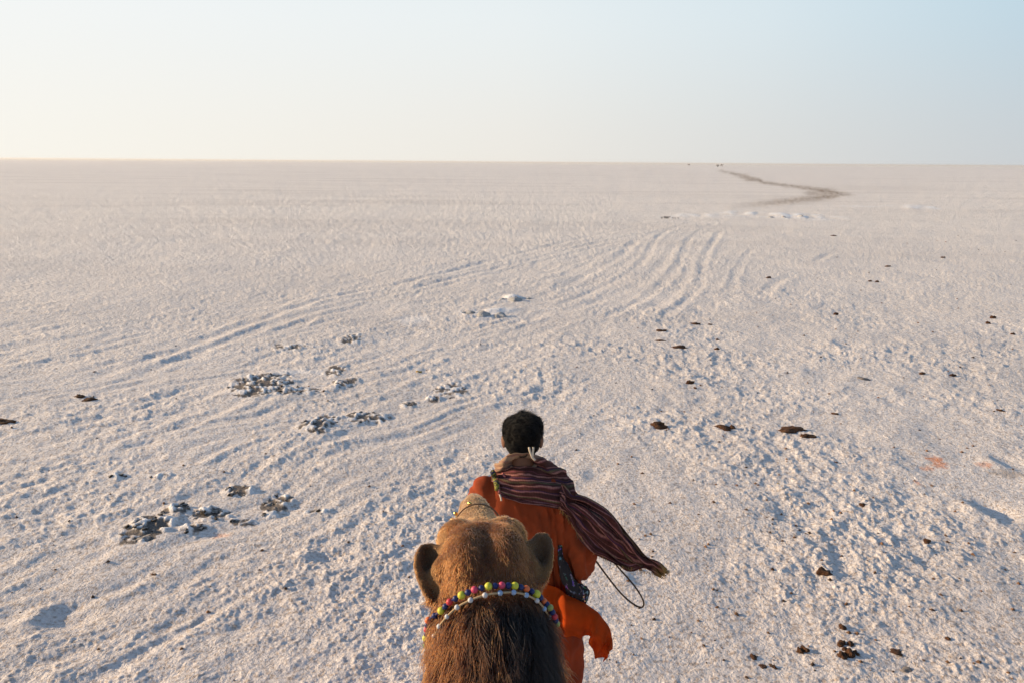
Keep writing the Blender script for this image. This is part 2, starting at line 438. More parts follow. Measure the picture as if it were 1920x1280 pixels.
def ground_z(x, y):
    return float(height(np.array([x], float), np.array([y], float))[0][0])
def place(px, py):
    p = on_ground(px, py)
    z = ground_z(p.x, p.y)
    p = on_ground(px, py, z)
    return Vector((p.x, p.y, ground_z(p.x, p.y)))

# ------------------------------------------------------------------ clods, dung and small litter
def blob_mesh(name, seed, mat, flat=0.5, rough=0.25, sub=2):
    bm = bmesh.new()
    bmesh.ops.create_icosphere(bm, subdivisions=sub, radius=0.5)
    rs = random.Random(seed)
    ph = [rs.uniform(0, 6.28) for _ in range(9)]
    for v in bm.verts:
        p = v.co.copy()
        d = sum(math.sin(p.dot(Vector((math.cos(ph[k]), math.sin(ph[k]), math.cos(ph[k] * 2)))) * (6 + 3 * k) + ph[k]) / (1.5 + k) for k in range(5))
        v.co = p * (1 + rough * d * 0.6)
        v.co.z *= flat
        if v.co.z < -0.12 * flat: v.co.z = -0.12 * flat
    me = bpy.data.meshes.new(name); bm.to_mesh(me); bm.free()
    me.polygons.foreach_set('use_smooth', [True] * len(me.polygons))
    me.materials.append(mat)
    return me

mud_mat, n, l, b = material('dry_mud', rough=0.95, spec=0.15)
tc = n.new('ShaderNodeTexCoord'); oi = n.new('ShaderNodeObjectInfo'); g_ = n.new('ShaderNodeNewGeometry')
mc = ramp(n, l, noise_tex(n, l, 3.5, 5, tc.outputs['Object'], .7), [(0.3, (0.045, 0.036, 0.03)), (0.7, (0.15, 0.11, 0.08))])
sx = n.new('ShaderNodeSeparateXYZ'); l.new(g_.outputs['Normal'], sx.inputs[0])
crust = math_node(n, l, 'ADD', sx.outputs[2], math_node(n, l, 'MULTIPLY', noise_tex(n, l, 5, 4, tc.outputs['Object'], .7), 1.2))
crust = ramp(n, l, math_node(n, l, 'MULTIPLY', crust, 0.5), [(0.60, 0.0), (0.72, 1.0)])
l.new(mixrgb(n, l, crust, mc, (0.62, 0.57, 0.53)), b.inputs['Base Color'])
bump(n, l, b, noise_tex(n, l, 9, 4, tc.outputs['Object'], .7), .8, .3)

dung_mat, n, l, b = material('dung', rough=0.8, spec=0.3)
tc = n.new('ShaderNodeTexCoord')
l.new(ramp(n, l, noise_tex(n, l, 4, 5, tc.outputs['Object'], .7), [(0.35, (0.035, 0.016, 0.010)), (0.5, (0.12, 0.048, 0.020)), (0.65, (0.24, 0.11, 0.045))]), b.inputs['Base Color'])
bump(n, l, b, noise_tex(n, l, 10, 4, tc.outputs['Object'], .7), .7, .25)
grey_mat, n, l, b = material('damp_clod', (0.20, 0.17, 0.15), 0.9)
saltclod_mat, n, l, b = material('salt_clod', rough=.8)
tc = n.new('ShaderNodeTexCoord')
l.new(ramp(n, l, noise_tex(n, l, 3, 4, tc.outputs['Object'], .7), [(0.33, (0.14, 0.12, 0.10)), (0.42, (0.78, 0.75, 0.72))]), b.inputs['Base Color'])
bump(n, l, b, noise_tex(n, l, 9, 4, tc.outputs['Object'], .7), .8, .3)
leaf_mat, *_ = material('dry_leaf', (0.45, 0.28, 0.06), .8)

def rugged(name, seed, mat):
    bm = bmesh.new(); bmesh.ops.create_icosphere(bm, subdivisions=2, radius=.5); rs = random.Random(seed)
    for v in bm.verts:
        v.co *= rs.uniform(.62, 1.25)
        v.co.x *= 1 + .3 * math.sin(seed + v.co.y * 5)
    me = bpy.data.meshes.new(name); bm.to_mesh(me); bm.free(); me.materials.append(mat); return me
mud_meshes = [rugged('mud_clod', 100 + k, mud_mat) for k in range(9)]
clods = {}
cur = None
where = ['in the wide rubble patch between the two sets of tracks', 'in the small rubble patch beyond the wide one', 'in the tiny rubble patch farthest up the left side',
         'in the compact rubble patch left of the walking man', 'in the thin broken trail left of the walking man', 'in the biggest rubble patch low on the left', 'in the rubble patches just right of the biggest one']
wi = -1
for (nm, cx, cy, rx, ry, k, dk), (wx_, wy_, wrx, wry, _) in zip(patches, mud_world):
    if nm: wi += 1
    w = where[wi] if wi < 7 else where[-1]
    if cx == 222 or cx == 300 or cx == 160: w = 'lying alone by the lower left tracks'
    if cx == 595: w = 'lying alone right of the rubble patches'
    if cx == 1254: w = 'by the far bright salt crust'
    for q in range(int(k * 1.5)):
        a = random.uniform(0, 6.28); rr = math.sqrt(random.random()) * .9
        x, y = wx_ + wrx * rr * math.cos(a), wy_ + wry * rr * math.sin(a)
        s = random.uniform(.018, .058) * (1 + wx_ * 0 + .02 * (wy_ - 5))
        o = bpy.data.objects.new('mud_clod', random.choice(mud_meshes))
        o.location = (x, y, ground_z(x, y) - .25 * s)
        o.scale = (s * random.uniform(.8, 1.4), s, s * random.uniform(.7, 1.15))
        if q % 5 == 4:
            o.scale = (s * random.uniform(1.8, 2.6), s * random.uniform(1.2, 1.8), s * random.uniform(.4, .7))
        o.rotation_euler = (random.uniform(-.3, .3), random.uniform(-.3, .3), random.uniform(0, 6.28))
        link(o)
        tag(o, 'dark crusted mud clod ' + w, 'clod', 'mud clods ' + w)
        clods.setdefault(w, []).append(o)
for w, os_ in clods.items():
    if len(os_) == 1: os_[0]['label'] = 'single dark mud clod ' + w; continue
    left_ = list(os_)
    for word, key in (('biggest', lambda o: -o.scale.x * o.scale.z), ('smallest', lambda o: o.scale.x * o.scale.z), ('leftmost', lambda o: o.location.x / o.location.y), ('rightmost', lambda o: -o.location.x / o.location.y),
                      ('nearest', lambda o: o.location.y), ('farthest', lambda o: -o.location.y)):
        if not left_: break
        o = min(os_, key=key)
        if o in left_: o['label'] = word + ' mud clod ' + w; left_.remove(o)
    for o in left_: o['label'] = 'middling dark crusted mud clod ' + w
for cx, cy, s, lab in ((882, 588, .16, 'pale salt clod, left one of the lower row beyond the man'), (905, 591, .24, 'grey-shaded salt clod, biggest of the lower row beyond the man'),
                       (936, 593, .24, 'broad low salt clod, right one of the lower row beyond the man'), (868, 587, .10, 'tiny salt clod at the left end of the lower row'),
                       (943, 562, .13, 'small salt clod left of the round one in the upper pair'), (966, 559, .24, 'round salt clod with dark shaded side, upper pair'),
                       (990, 560, .10, 'little salt clod right of the round one in the upper pair'), (1470, 405, .26, 'salt heap in the bright crust by the path bend'),
                       (1500, 407, .30, 'salt lump in the bright crust, right of the heap'), (1445, 408, .22, 'salt lump in the bright crust, left of the heap')):
    p = place(cx, cy)
    o = link(bpy.data.objects.new('salt_clod', blob_mesh('salt_clod', cx, saltclod_mat, .8, .5, 3)))
    o.location = p - Vector((0, 0, .01)); o.scale = (s * 1.2, s, s * .75); o.rotation_euler = (0, 0, cx)
    tag(o, lab, 'salt clod')

def rough_lump(name, seed, mat):
    me = blob_mesh(name, seed, mat, 1.0, .5, 3)
    V = verts_np(me); N_ = V / (np.linalg.norm(V, axis=1)[:, None] + 1e-9)
    k = 1 + .22 * gnoise(V[:, 0] * 6 + seed, V[:, 1] * 6 + V[:, 2] * 3, seed) + .16 * gnoise(V[:, 0] * 13, V[:, 2] * 13 + V[:, 1] * 9, seed + 1)
    V[:, :] = V * k[:, None]
    me.vertices.foreach_set('co', V.astype(np.float32).ravel()); me.update(); return me
def litter(name, px, py, wpx, hpx, mat, label, cat, seed, flat=.55, group=None, stretch=None, rot=0):
    p = place(px, py)
    dist = (p - CAM).length
    w = wpx / FPX * dist * (.85 if py < 640 else 1)
    o = link(bpy.data.objects.new(name, rough_lump(name, seed, mat)))
    hz = max(.014, min(w * .95, hpx / FPX * dist * 1.2)) * flat / .55
    dpt = stretch if stretch else max(w * .55, min(w, .06))
    o.scale = (w, dpt, hz)
    o.location = p + Vector((0, 0, -.003))
    o.rotation_euler = (0, 0, rot)
    tag(o, label, cat, group)
    return o
D = 'dung'
for k, (px, py, w, h, lab) in enumerate([
    (1236, 800, 31, 13, 'rounded red-brown dung lump right of the man\'s head'),
    (1482, 806, 44, 10, 'long dark dung heap with a smaller piece touching its end'),
    (1514, 818, 26, 8, 'smaller dung piece at the end of the long heap'),
    (1272, 652, 29, 7, 'flat dark dung pat, broadest of the far cluster'),
    (1240, 621, 20, 5, 'thin dark dung pat above the line of the flattest one'),
    (1238, 638, 22, 3, 'flattest grey-brown dung pat in the far cluster'),
    (1305, 608, 21, 5, 'dark dung pat farthest back in the far cluster'),
    (1331, 609, 8, 4, 'tiny dung piece beside the farthest pat'),
    (1345, 638, 7, 6, 'tiny dung piece above the small round one, far cluster'),
    (1344, 655, 10, 6, 'small round dung piece at the near edge of the far cluster'),
    (1293, 718, 15, 9, 'orange-brown dung lump between the far cluster and the near row'),
    (1303, 727, 6, 4, 'crumb beside the orange-brown dung lump'),
    (1545, 1075, 29, 14, 'black-brown dung lump alone above the pellet group'),
    (1579, 1176, 12, 11, 'single round dung pellet above the pellet group'),
    (1577, 1207, 15, 10, 'dung pellet at the upper left of the pellet group'),
    (1595, 1209, 13, 11, 'dung pellet at the upper right of the pellet group'),
    (1606, 1222, 9, 10, 'small dung pellet at the right of the pellet group'),
    (1580, 1229, 15, 14, 'light brown dung pellet low in the pellet group'),
    (1592, 1226, 16, 16, 'biggest dung pellet in the middle of the pellet group'),
    (1584, 1217, 10, 10, 'dung pellet on top of the pellet group'),
    (1500, 1221, 13, 10, 'ochre dung pellet of the pair left of the pellet group'),
    (1509, 1219, 13, 15, 'black dung pellet of the pair left of the pellet group'),
    (1777, 1197, 9, 7, 'small dark dung piece alone right of the pellet group'),
    (1412, 1231, 14, 6, 'flat dung piece highest of the crumbs by the lower edge'),
    (1430, 1249, 14, 4, 'thin dung crumb low in the trail of crumbs'),
    (1453, 1251, 8, 6, 'round brown crumb at the right end of the crumb trail'),
    (1680, 1221, 20, 4, 'thin dark crust sliver right of the pellet group'),
    (1448, 1066, 8, 4, 'dark crumb left of the lone black-brown lump'),
    (1618, 945, 10, 6, 'small near-black dung piece in the middle of the right plain'),
    (1738, 1015, 12, 6, 'small dung piece below the large hoof dent'),
    (1562, 443, 13, 3, 'thin brown dung pat beside the short straight scratch'),
    (1440, 522, 10, 5, 'small dark dung piece just left of a short track'),
    (1631, 528, 8, 4, 'left of two tiny dung pieces lying side by side far out'),
    (1644, 529, 9, 4, 'right of two tiny dung pieces lying side by side far out'),
    (1664, 500, 11, 4, 'tiny dung piece beyond the side-by-side pair'),
    (1768, 484, 8, 4, 'tiny dung piece farthest out towards the right'),
    (1567, 590, 11, 5, 'reddish small dung piece below the side-by-side pair'),
    (1862, 597, 13, 6, 'ochre-dark dung piece near the right picture edge, upper one'),
    (1853, 607, 9, 5, 'black dung piece just under the ochre-dark one'),
    (1899, 628, 8, 6, 'round black dung piece closest to the right picture edge'),
    (1728, 701, 9, 5, 'small dung piece, left of two in the middle distance right'),
    (1786, 704, 12, 5, 'flat dung piece, right of two in the middle distance right'),
    (6, 791, 34, 9, 'dark log-like dung cut by the left picture edge'),
    (150, 743, 18, 6, 'brown dung piece in the track at far left'),
    (166, 750, 20, 7, 'dark dung piece just under the brown one at far left'),
    (1568, 866, 6, 4, 'tiny dark speck of dung below the long heap'),
    (1875, 768, 12, 4, 'small brown dung sliver towards the right edge'),
    (1565, 775, 14, 4, 'thin brown crust sliver above the long heap'),
    (770, 520, 3, 3, 'far speck of dung among the straight tracks'),
]):
    litter('dung', px, py, w, h, dung_mat, lab, D, 500 + k)
p_ = litter('dung', 1355, 801, 34, 7, dung_mat, 'forked flat black dung piece between the round lump and the long heap', D, 811, rot=.1)
for nm, px, py, w, h, lab in ((None, 1362, 806, 14, 7, 'small fork of the flat black dung piece'), (None, 1374, 802, 14, 8, 'thick end of the forked flat dung piece')):
    litter('dung', px, py, w, h, dung_mat, lab, D, px)
litter('clod', 1618, 710, 24, 5, grey_mat, 'flat grey clod lying before a pale salt ridge', 'clod', 31)
litter('clod', 1699, 1256, 17, 7, grey_mat, 'grey-brown flat clod near the lower edge right of the pellet group', 'clod', 33)
litter('leaf', 785, 697, 10, 8, leaf_mat, 'dry yellow leaf scrap alone beyond the broken trail', 'leaf', 35, flat=.3)
litter('leaf', 1460, 906, 7, 5, leaf_mat, 'small ochre scrap on the salt right of the man\'s scarf', 'leaf', 36, flat=.3)
# scattered crumbs nobody could count
cb_v, cb_f = [], []
cpx = [(random.uniform(1180, 1920) if random.random() < .72 else random.uniform(0, 1180)) for _ in range(330)]
cpp = [on_ground(a, random.uniform(430, 1275) if a > 1180 else random.uniform(600, 1275)) for a in cpx]
cxx = np.array([p.x for p in cpp]); cyy = np.array([p.y for p in cpp]); czz = height(cxx, cyy)[0]
for k in range(330):
    p = Vector((cxx[k], cyy[k], czz[k]))
    s = random.uniform(.004, .011) * (1 + p.length / 18)
    o0 = len(cb_v)
    m4 = Matrix.Rotation(random.uniform(0, 6.28), 3, 'Z')
    for q in ((1.4, 0, .2), (-1.2, .2, .1), (.1, 1, .1), (0, -1, .2), (.1, 0, 1.1), (0, 0, -.6)):
        cb_v.append(p + m4 @ (Vector(q) * s * random.uniform(.75, 1.3)))
    cb_f += [(o0 + a, o0 + b_, o0 + c_) for a, b_, c_ in ((0, 2, 4), (2, 1, 4), (1, 3, 4), (3, 0, 4), (2, 0, 5), (1, 2, 5), (3, 1, 5), (0, 3, 5))]
crumb_mat, n, l, b = material('crumbs', rough=.9)
geo_ = n.new('ShaderNodeNewGeometry')
l.new(ramp(n, l, noise_tex(n, l, 3, 2, geo_.outputs['Position']), [(.4, (.05, .03, .02)), (.6, (.20, .10, .05))]), b.inputs['Base Color'])
cr = mesh_obj('crumbs', cb_v, cb_f, crumb_mat, smooth=False)
tag(cr, 'fine brown crumbs scattered over the salt', kind='stuff')

# ------------------------------------------------------------------ shapes grown from overlapping volumes
class Vol:
    def __init__(s): s.v = []; s.f = []
    def ellipsoid(s, c, r, rot=None, sub=3):
        bm = bmesh.new(); bmesh.ops.create_icosphere(bm, subdivisions=sub, radius=1)
        o = len(s.v); rot = rot or Matrix.Identity(3)
        bm.verts.ensure_lookup_table()
        for v in bm.verts: s.v.append(Vector(c) + rot @ Vector((v.co.x * r[0], v.co.y * r[1], v.co.z * r[2])))
        for f in bm.faces: s.f.append([o + q.index for q in f.verts])
        bm.free()
    def sweep(s, pts, n=None, seg=20, squash=1.0):
        """tube through (x,y,z,r) points with round ends; squash = width of x against the other radius"""
        L = sum((Vector(a[:3]) - Vector(b_[:3])).length for a, b_ in zip(pts[:-1], pts[1:]))
        rm = min(p[3] for p in pts)
        n = n or max(8, int(L / (rm * .35)))
        C = spline(pts, n)
        o = len(s.v)
        prev = None
        for k in range(n):
            t = Vector(C[min(k + 1, n - 1)][:3]) - Vector(C[max(k - 1, 0)][:3]); t.normalize()
            if prev is None:
                x = Vector((1, 0, 0)) - t * t.x
                if x.length < .2: x = Vector((0, 1, 0)) - t * t.y
            else: x = prev - t * prev.dot(t)
            x.normalize(); prev = x; y = t.cross(x)
            for q in range(seg):
                a = q / seg * 2 * math.pi
                s.v.append(Vector(C[k][:3]) + (x * math.cos(a) * squash + y * math.sin(a)) * C[k][3])
        for k in range(n - 1):
            for q in range(seg):
                q2 = (q + 1) % seg
                s.f.append([o + k * seg + q, o + k * seg + q2, o + (k + 1) * seg + q2, o + (k + 1) * seg + q])
        s.f.append([o + q for q in range(seg)][::-1]); s.f.append([o + (n - 1) * seg + q for q in range(seg)])
        for e in (0, -1): s.ellipsoid(C[e][:3], (C[e][3] * .98,) * 3, sub=2)
    def raw(s, v, f):
        o = len(s.v); s.v += [Vector(q) for q in v]; s.f += [[o + a for a in q] for q in f]
    def build(s, name, voxel, smooth, mat, parent=None):
        o = mesh_obj(name, s.v, s.f)
        m = o.modifiers.new('r', 'REMESH'); m.mode = 'VOXEL'; m.voxel_size = voxel; m.use_smooth_shade = True
        if smooth:
            m = o.modifiers.new('s', 'SMOOTH'); m.factor = .5; m.iterations = smooth
        dg = bpy.context.evaluated_depsgraph_get()
        me = bpy.data.meshes.new_from_object(o.evaluated_get(dg))
        old = o.data; o.modifiers.clear(); o.data = me; me.name = name
        bpy.data.meshes.remove(old)
        me.materials.clear(); me.materials.append(mat)
        me.polygons.foreach_set('use_smooth', [True] * len(me.polygons))
        if parent is not None: under(o, parent)
        return o
def bvh_of(me):
    return BVHTree.FromPolygons([v.co[:] for v in me.vertices], [p.vertices[:] for p in me.polygons])
# ------------------------------------------------------------------ the camel
camel = empty('camel', (0, 0.0, 0))
tag(camel, 'tawny camel seen from its rider\'s seat, head and dark-maned nape', 'camel')

hide_mat, n, l, b = material('camel_hide', rough=.9, spec=.15)
ca1 = n.new('ShaderNodeAttribute'); ca1.attribute_name = 'coat_color'
l.new(ca1.outputs['Color'], b.inputs['Base Color'])
g1 = n.new('ShaderNodeNewGeometry')
bump(n, l, b, noise_tex(n, l, 90, 3, g1.outputs['Position']), .4, .01)

HP = Vector((-.050, 1.40, 1.925))             # inside the poll
yaw, tilt = R(6.0), R(-5)
HR = Matrix.Rotation(yaw, 3, 'Z') @ Matrix.Rotation(tilt, 3, 'X')
def hp(x, y, z): return HP + HR @ Vector((x, y, z))
v = Vol()
# torso, hump, neck
v.ellipsoid((0, -.35, 1.42), (.34, .62, .40)); v.ellipsoid((0, .22, 1.40), (.29, .36, .40)); v.ellipsoid((0, -.95, 1.42), (.29, .36, .36))
v.ellipsoid((0, -.40, 1.78), (.20, .40, .26))
v.sweep([(0, .30, 1.45, .27), (0, .60, 1.38, .22), (-.005, .86, 1.36, .175), (-.012, 1.04, 1.46, .145), (-.02, 1.15, 1.60, .128), (-.026, 1.235, 1.73, .118), (-.034, 1.32, 1.845, .107), (HP.x, HP.y, HP.z - .03, .095)], n=60)
for sx_ in (-1, 1):
    v.sweep([(sx_ * .17, .30, 1.30, .15), (sx_ * .18, .32, 1.05, .10), (sx_ * .17, .30 + .10 * sx_, .80, .07), (sx_ * .16, .33 + .18 * sx_, .52, .060), (sx_ * .16, .33 + .22 * sx_, .30, .045), (sx_ * .16, .36 + .25 * sx_, .10, .05)], n=40)
    v.ellipsoid((sx_ * .16, .42 + .25 * sx_, .05), (.09, .12, .055))
    v.sweep([(sx_ * .17, -1.0, 1.35, .20), (sx_ * .19, -.95, 1.10, .15), (sx_ * .18, -.88 - .08 * sx_, .88, .09), (sx_ * .16, -1.10 - .12 * sx_, .62, .062), (sx_ * .16, -1.06 - .16 * sx_, .30, .045), (sx_ * .16, -1.03 - .18 * sx_, .10, .05)], n=40)
    v.ellipsoid((sx_ * .16, -.97 - .18 * sx_, .05), (.085, .12, .055))
v.sweep([(0, -1.25, 1.50, .06), (0, -1.38, 1.30, .035), (0, -1.40, 1.00, .025), (0, -1.40, .85, .04)], n=24)
# head
for sx_ in (-1, 1):
    v.ellipsoid(hp(sx_ * .034, -.005, .000), (.054, .10, .082), HR)
    v.ellipsoid(hp(sx_ * .038, .06, -.012), (.052, .095, .078), HR)
v.ellipsoid(hp(0, .03, -.012), (.080, .09, .088), HR)
for sx_ in (-1, 1):
    v.ellipsoid(hp(sx_ * .048, .085, .016), (.046, .062, .048), HR)          # brow
    v.ellipsoid(hp(sx_ * .046, .05, -.06), (.044, .09, .07), HR)            # cheek
    v.ellipsoid(hp(sx_ * .018, .43, -.035), (.018, .028, .022), HR)
    v.ellipsoid(hp(sx_ * .080, -.015, -.005), (.028, .034, .036), HR)        # ear root
v.sweep([(*hp(0, .11, -.025), .075), (*hp(0, .21, -.016), .057), (*hp(0, .32, -.006), .037), (*hp(0, .42, -.018), .024)], n=30, squash=.95)
v.sweep([(*hp(0, .15, -.07), .065), (*hp(0, .30, -.065), .052), (*hp(0, .42, -.065), .044)], n=30, squash=.95)
v.sweep([(*hp(0, .02, -.12), .064), (*hp(0, .16, -.125), .055), (*hp(0, .30, -.115), .042), (*hp(0, .41, -.10), .036)], n=30)
v.ellipsoid(hp(0, .445, -.075), (.047, .04, .042), HR)
# cupped ears
ears = []
def ear(base, axis, out, L, W, cup, th):
    axis = axis.normalized(); out = (out - axis * out.dot(axis)).normalized(); face = axis.cross(out)   # cup opens along face
    nu, nv = 16, 12
    ears.append((np.array(base), np.array(base + axis * L), np.array(face)))
    top, bot = [], []
    for a in range(nu + 1):
        u = a / nu
        w = W * (math.sin(math.pi * min(1, (u * .86 + .14))) ** .55) * (.62 + .55 * u) if u < .98 else W * .25
        row, rb = [], []
        for q in range(nv + 1):
            s_ = q / nv * 2 - 1
            p = base + axis * (u * L) + out * (s_ * w) + face * (cup * (s_ * s_) * (1 - .25 * u) + .018 * u * u)
            nrm = (face - out * (2 * cup * s_ / max(W, 1e-4))).normalized()
            row.append(p + nrm * th / 2); rb.append(p - nrm * th / 2)
        top.append(row); bot.append(rb)
    V = [p for r_ in top for p in r_] + [p for r_ in bot for p in r_]
    N = (nu + 1) * (nv + 1); F = []
    ix = lambda a, q, s: s * N + a * (nv + 1) + q
    for a in range(nu):
        for q in range(nv):
            F.append([ix(a, q, 0), ix(a + 1, q, 0), ix(a + 1, q + 1, 0), ix(a, q + 1, 0)])
            F.append([ix(a, q, 1), ix(a, q + 1, 1), ix(a + 1, q + 1, 1), ix(a + 1, q, 1)])
        for q, fl in ((0, 0), (nv, 1)):
            f_ = [ix(a, q, 0), ix(a, q, 1), ix(a + 1, q, 1), ix(a + 1, q, 0)]; F.append(f_ if not fl else f_[::-1])
    for a, fl in ((0, 1), (nu, 0)):
        for q in range(nv):
            f_ = [ix(a, q, 0), ix(a, q, 1), ix(a, q + 1, 1), ix(a, q + 1, 0)]; F.append(f_[::-1] if not fl else f_)
    v.raw(V, F)
# ears stand out and up, their cups turned back towards the rider
ear(Vector(at(816, 1132, 1.36)), at(799, 1012, 1.44) - at(816, 1132, 1.36), Vector((1, .25, 0)), .118, .035, -.048, .013)
ear(Vector(at(1008, 1098, 1.39)), at(1018, 990, 1.46) - at(1008, 1098, 1.39), Vector((1, .05, 0)), .105, .027, -.038, .013)
body = v.build('body', .0075, 7, hide_mat, camel)
bm_me = body.data
camel_bvh = bvh_of(bm_me)
co = verts_np(bm_me); nor = normals_np(bm_me)

# landmarks for coat colour
def px_of(P):
    q = cam_rot.transposed() @ (Vector(P) - CAM)
    return 960 + q.x / -q.z * FPX, 640 - q.y / -q.z * FPX
# head-local coordinates of points
HRt = np.array(HR.transposed())
def head_local(P): return (P - np.array(HP)) @ HRt.T
def coat_color(P, N):
    """coat colour with some shade painted in: tawny head, paler brow and muzzle, near-black mane on the nape, cinnamon sides"""
    L = head_local(P)
    x = P[:, 0]; y = P[:, 1]; z = P[:, 2]
    tawny = np.array([.315, .145, .058]); pale = np.array([.42, .27, .145]); brown = np.array([.115, .052, .022]); black = np.array([.006, .0042, .0036]); mid = np.array([.17, .085, .038])
    t = gnoise(P[:, 0] / .05 + 7, (P[:, 1] + P[:, 2]) / .05, 60)
    c = tawny[None] * (1 + .25 * t[:, None])
    f = smooth01(.04, .16, L[:, 1])[:, None]; c = c * (1 - f * .55) + pale[None] * f * .55
    # whorl of darker hair in the middle of the crown
    wh = np.exp(-(((L[:, 0] - .004) / .022) ** 2 + ((L[:, 1] - .015) / .04) ** 2))[:, None] * .85 * (.6 + .8 * np.clip(gnoise(P[:, 0] / .012, P[:, 1] / .02, 63), 0, 1))[:, None]
    c = c * (1 - wh) + brown[None] * wh
    # back of crown darkens into the mane: its own tone plus painted ear shadow
    bk = smooth01(.05, -.06, L[:, 1])[:, None]
    c = c * (1 - bk * .72) + mid[None] * bk * .72
    # mane: on the nape below the bead band
    s = (y - 1.31) * .5 + (z - 1.90) * .86                       # distance up the neck from the band
    back = smooth01(.0, .55, -N[:, 1] * .86 + N[:, 2] * .5)      # faces the rider
    m = (smooth01(.02, -.02, s) * back)[:, None]
    tt = gnoise(P[:, 0] / .03, z / .12, 61)
    mane = black[None] * (1 + .5 * tt[:, None]) + (brown - black)[None] * np.clip(smooth01(-.03, -.10, x)[:, None] * 1.2 + .5 * np.clip(tt, 0, 1)[:, None], 0, 1)
    xm = -.028 - .01 * gnoise(z / .05, z * 0, 62)
    strk = (np.exp(-((x - xm) / .014) ** 2) * .75)[:, None]      # lighter parting down the middle
    mane = mane * (1 - strk) + mid[None] * strk
    c = c * (1 - m) + mane * m
    for e0, e1, fc in ears:
        ax = e1 - e0; t_ = np.clip(((P - e0) @ ax) / (ax @ ax), 0, 1)
        d_ = np.linalg.norm(P - e0 - t_[:, None] * ax, axis=1)
        ins = (smooth01(.034, .026, d_) * smooth01(-.1, .3, -(N @ fc)) * smooth01(0.03, .2, t_))[:, None]
        c = c * (1 - ins) + np.array([.20, .115, .062])[None] * ins  # shade inside the ear cup, put into the hair colour
        rim = (smooth01(.05, .04, d_) * smooth01(.026, .034, d_) * smooth01(0.03, .2, t_))[:, None]
        c = c * (1 - .5 * rim) + np.array([.36, .20, .09])[None] * .5 * rim
    return np.clip(c, .004, 1), m[:, 0]
cc, mm = coat_color(co, nor)
ca_ = bm_me.attributes.new('coat_color', 'FLOAT_COLOR', 'POINT')
ca_.data.foreach_set('color', np.concatenate([cc * .6, np.ones((len(cc), 1))], 1).astype(np.float32).ravel())

hair_mat, n, l, b = material('camel_hair')
n.remove(b)
hb = n.new('ShaderNodeBsdfHairPrincipled'); hb.parametrization = 'COLOR'
ha = n.new('ShaderNodeAttribute'); ha.attribute_name = 'strand_color'
l.new(ha.outputs['Color'], hb.inputs['Color'])
hb.inputs['Roughness'].default_value = .45; hb.inputs['Radial Roughness'].default_value = .6
gm = n.new('ShaderNodeGamma'); gm.inputs[1].default_value = 1.75; l.new(ha.outputs['Color'], gm.inputs[0]); l.new(gm.outputs[0], hb.inputs['Color'])
l.new(hb.outputs[0], n['Material Output'].inputs['Surface'])

def hair_object(name, pts, colors, r0, r1, mat, parent):
    """pts: (count, k, 3) strand points"""
    cnt, k, _ = pts.shape
    hc = bpy.data.hair_curves.new(name)
    hc.add_curves([k] * cnt)
    hc.position_data.foreach_set('vector', pts.astype(np.float32).ravel())
    ra = hc.attributes.get('radius') or hc.attributes.new('radius', 'FLOAT', 'POINT')
    ra.data.foreach_set('value', np.tile(np.linspace(r0, r1, k), cnt).astype(np.float32))
    c_ = hc.attributes.new('strand_color', 'FLOAT_COLOR', 'CURVE')
    c_.data.foreach_set('color', np.concatenate([colors, np.ones((cnt, 1))], 1).astype(np.float32).ravel())
    hc.materials.append(mat)
    o = link(bpy.data.objects.new(name, hc))
    if parent is not None: under(o, parent)
    tag(o, kind='stuff')
    return o

def sample_surface(me, count, keep):
    me.calc_loop_triangles()
    nt = len(me.loop_triangles)
    tri = np.empty(nt * 3, np.int32); me.loop_triangles.foreach_get('vertices', tri); tri = tri.reshape(-1, 3)
    V = verts_np(me); N = normals_np(me)
    cen = V[tri].mean(1)
    k = keep(cen); tri = tri[k]
    a = V[tri[:, 0]]; b_ = V[tri[:, 1]]; c_ = V[tri[:, 2]]
    ar = np.linalg.norm(np.cross(b_ - a, c_ - a), axis=1)
    pick = rng.choice(len(tri), count, p=ar / ar.sum())
    u = rng.random((count, 2)); s = u.sum(1) > 1; u[s] = 1 - u[s]
    P = a[pick] + (b_ - a)[pick] * u[:, :1] + (c_ - a)[pick] * u[:, 1:]
    T = tri[pick]
    Nn = N[T[:, 0]] + (N[T[:, 1]] - N[T[:, 0]]) * u[:, :1] + (N[T[:, 2]] - N[T[:, 0]]) * u[:, 1:]
    Nn /= np.linalg.norm(Nn, axis=1)[:, None] + 1e-9
    return P, Nn
def grow(P, N, flow, length, lift, curl, k=5, droop=.15, clump=None):
    """strands that leave along the normal and lie down along the flow"""
    T = flow - N * (flow * N).sum(1)[:, None]
    T /= np.linalg.norm(T, axis=1)[:, None] + 1e-9
    cur_ = P.copy(); out = [cur_.copy()]
    rnd = rng.normal(0, curl, P.shape)
    for s in range(1, k):
        f = s / (k - 1)
        d = N * lift * (1 - f) + T * (1 - lift * (1 - f)) + rnd * (0.4 + f)
        d[:, 2] -= droop * f
        if clump is not None: d = d + clump * f
        d /= np.linalg.norm(d, axis=1)[:, None]
        cur_ = cur_ + d * (length / (k - 1))[:, None]
        out.append(cur_.copy())
    return np.stack(out, 1)
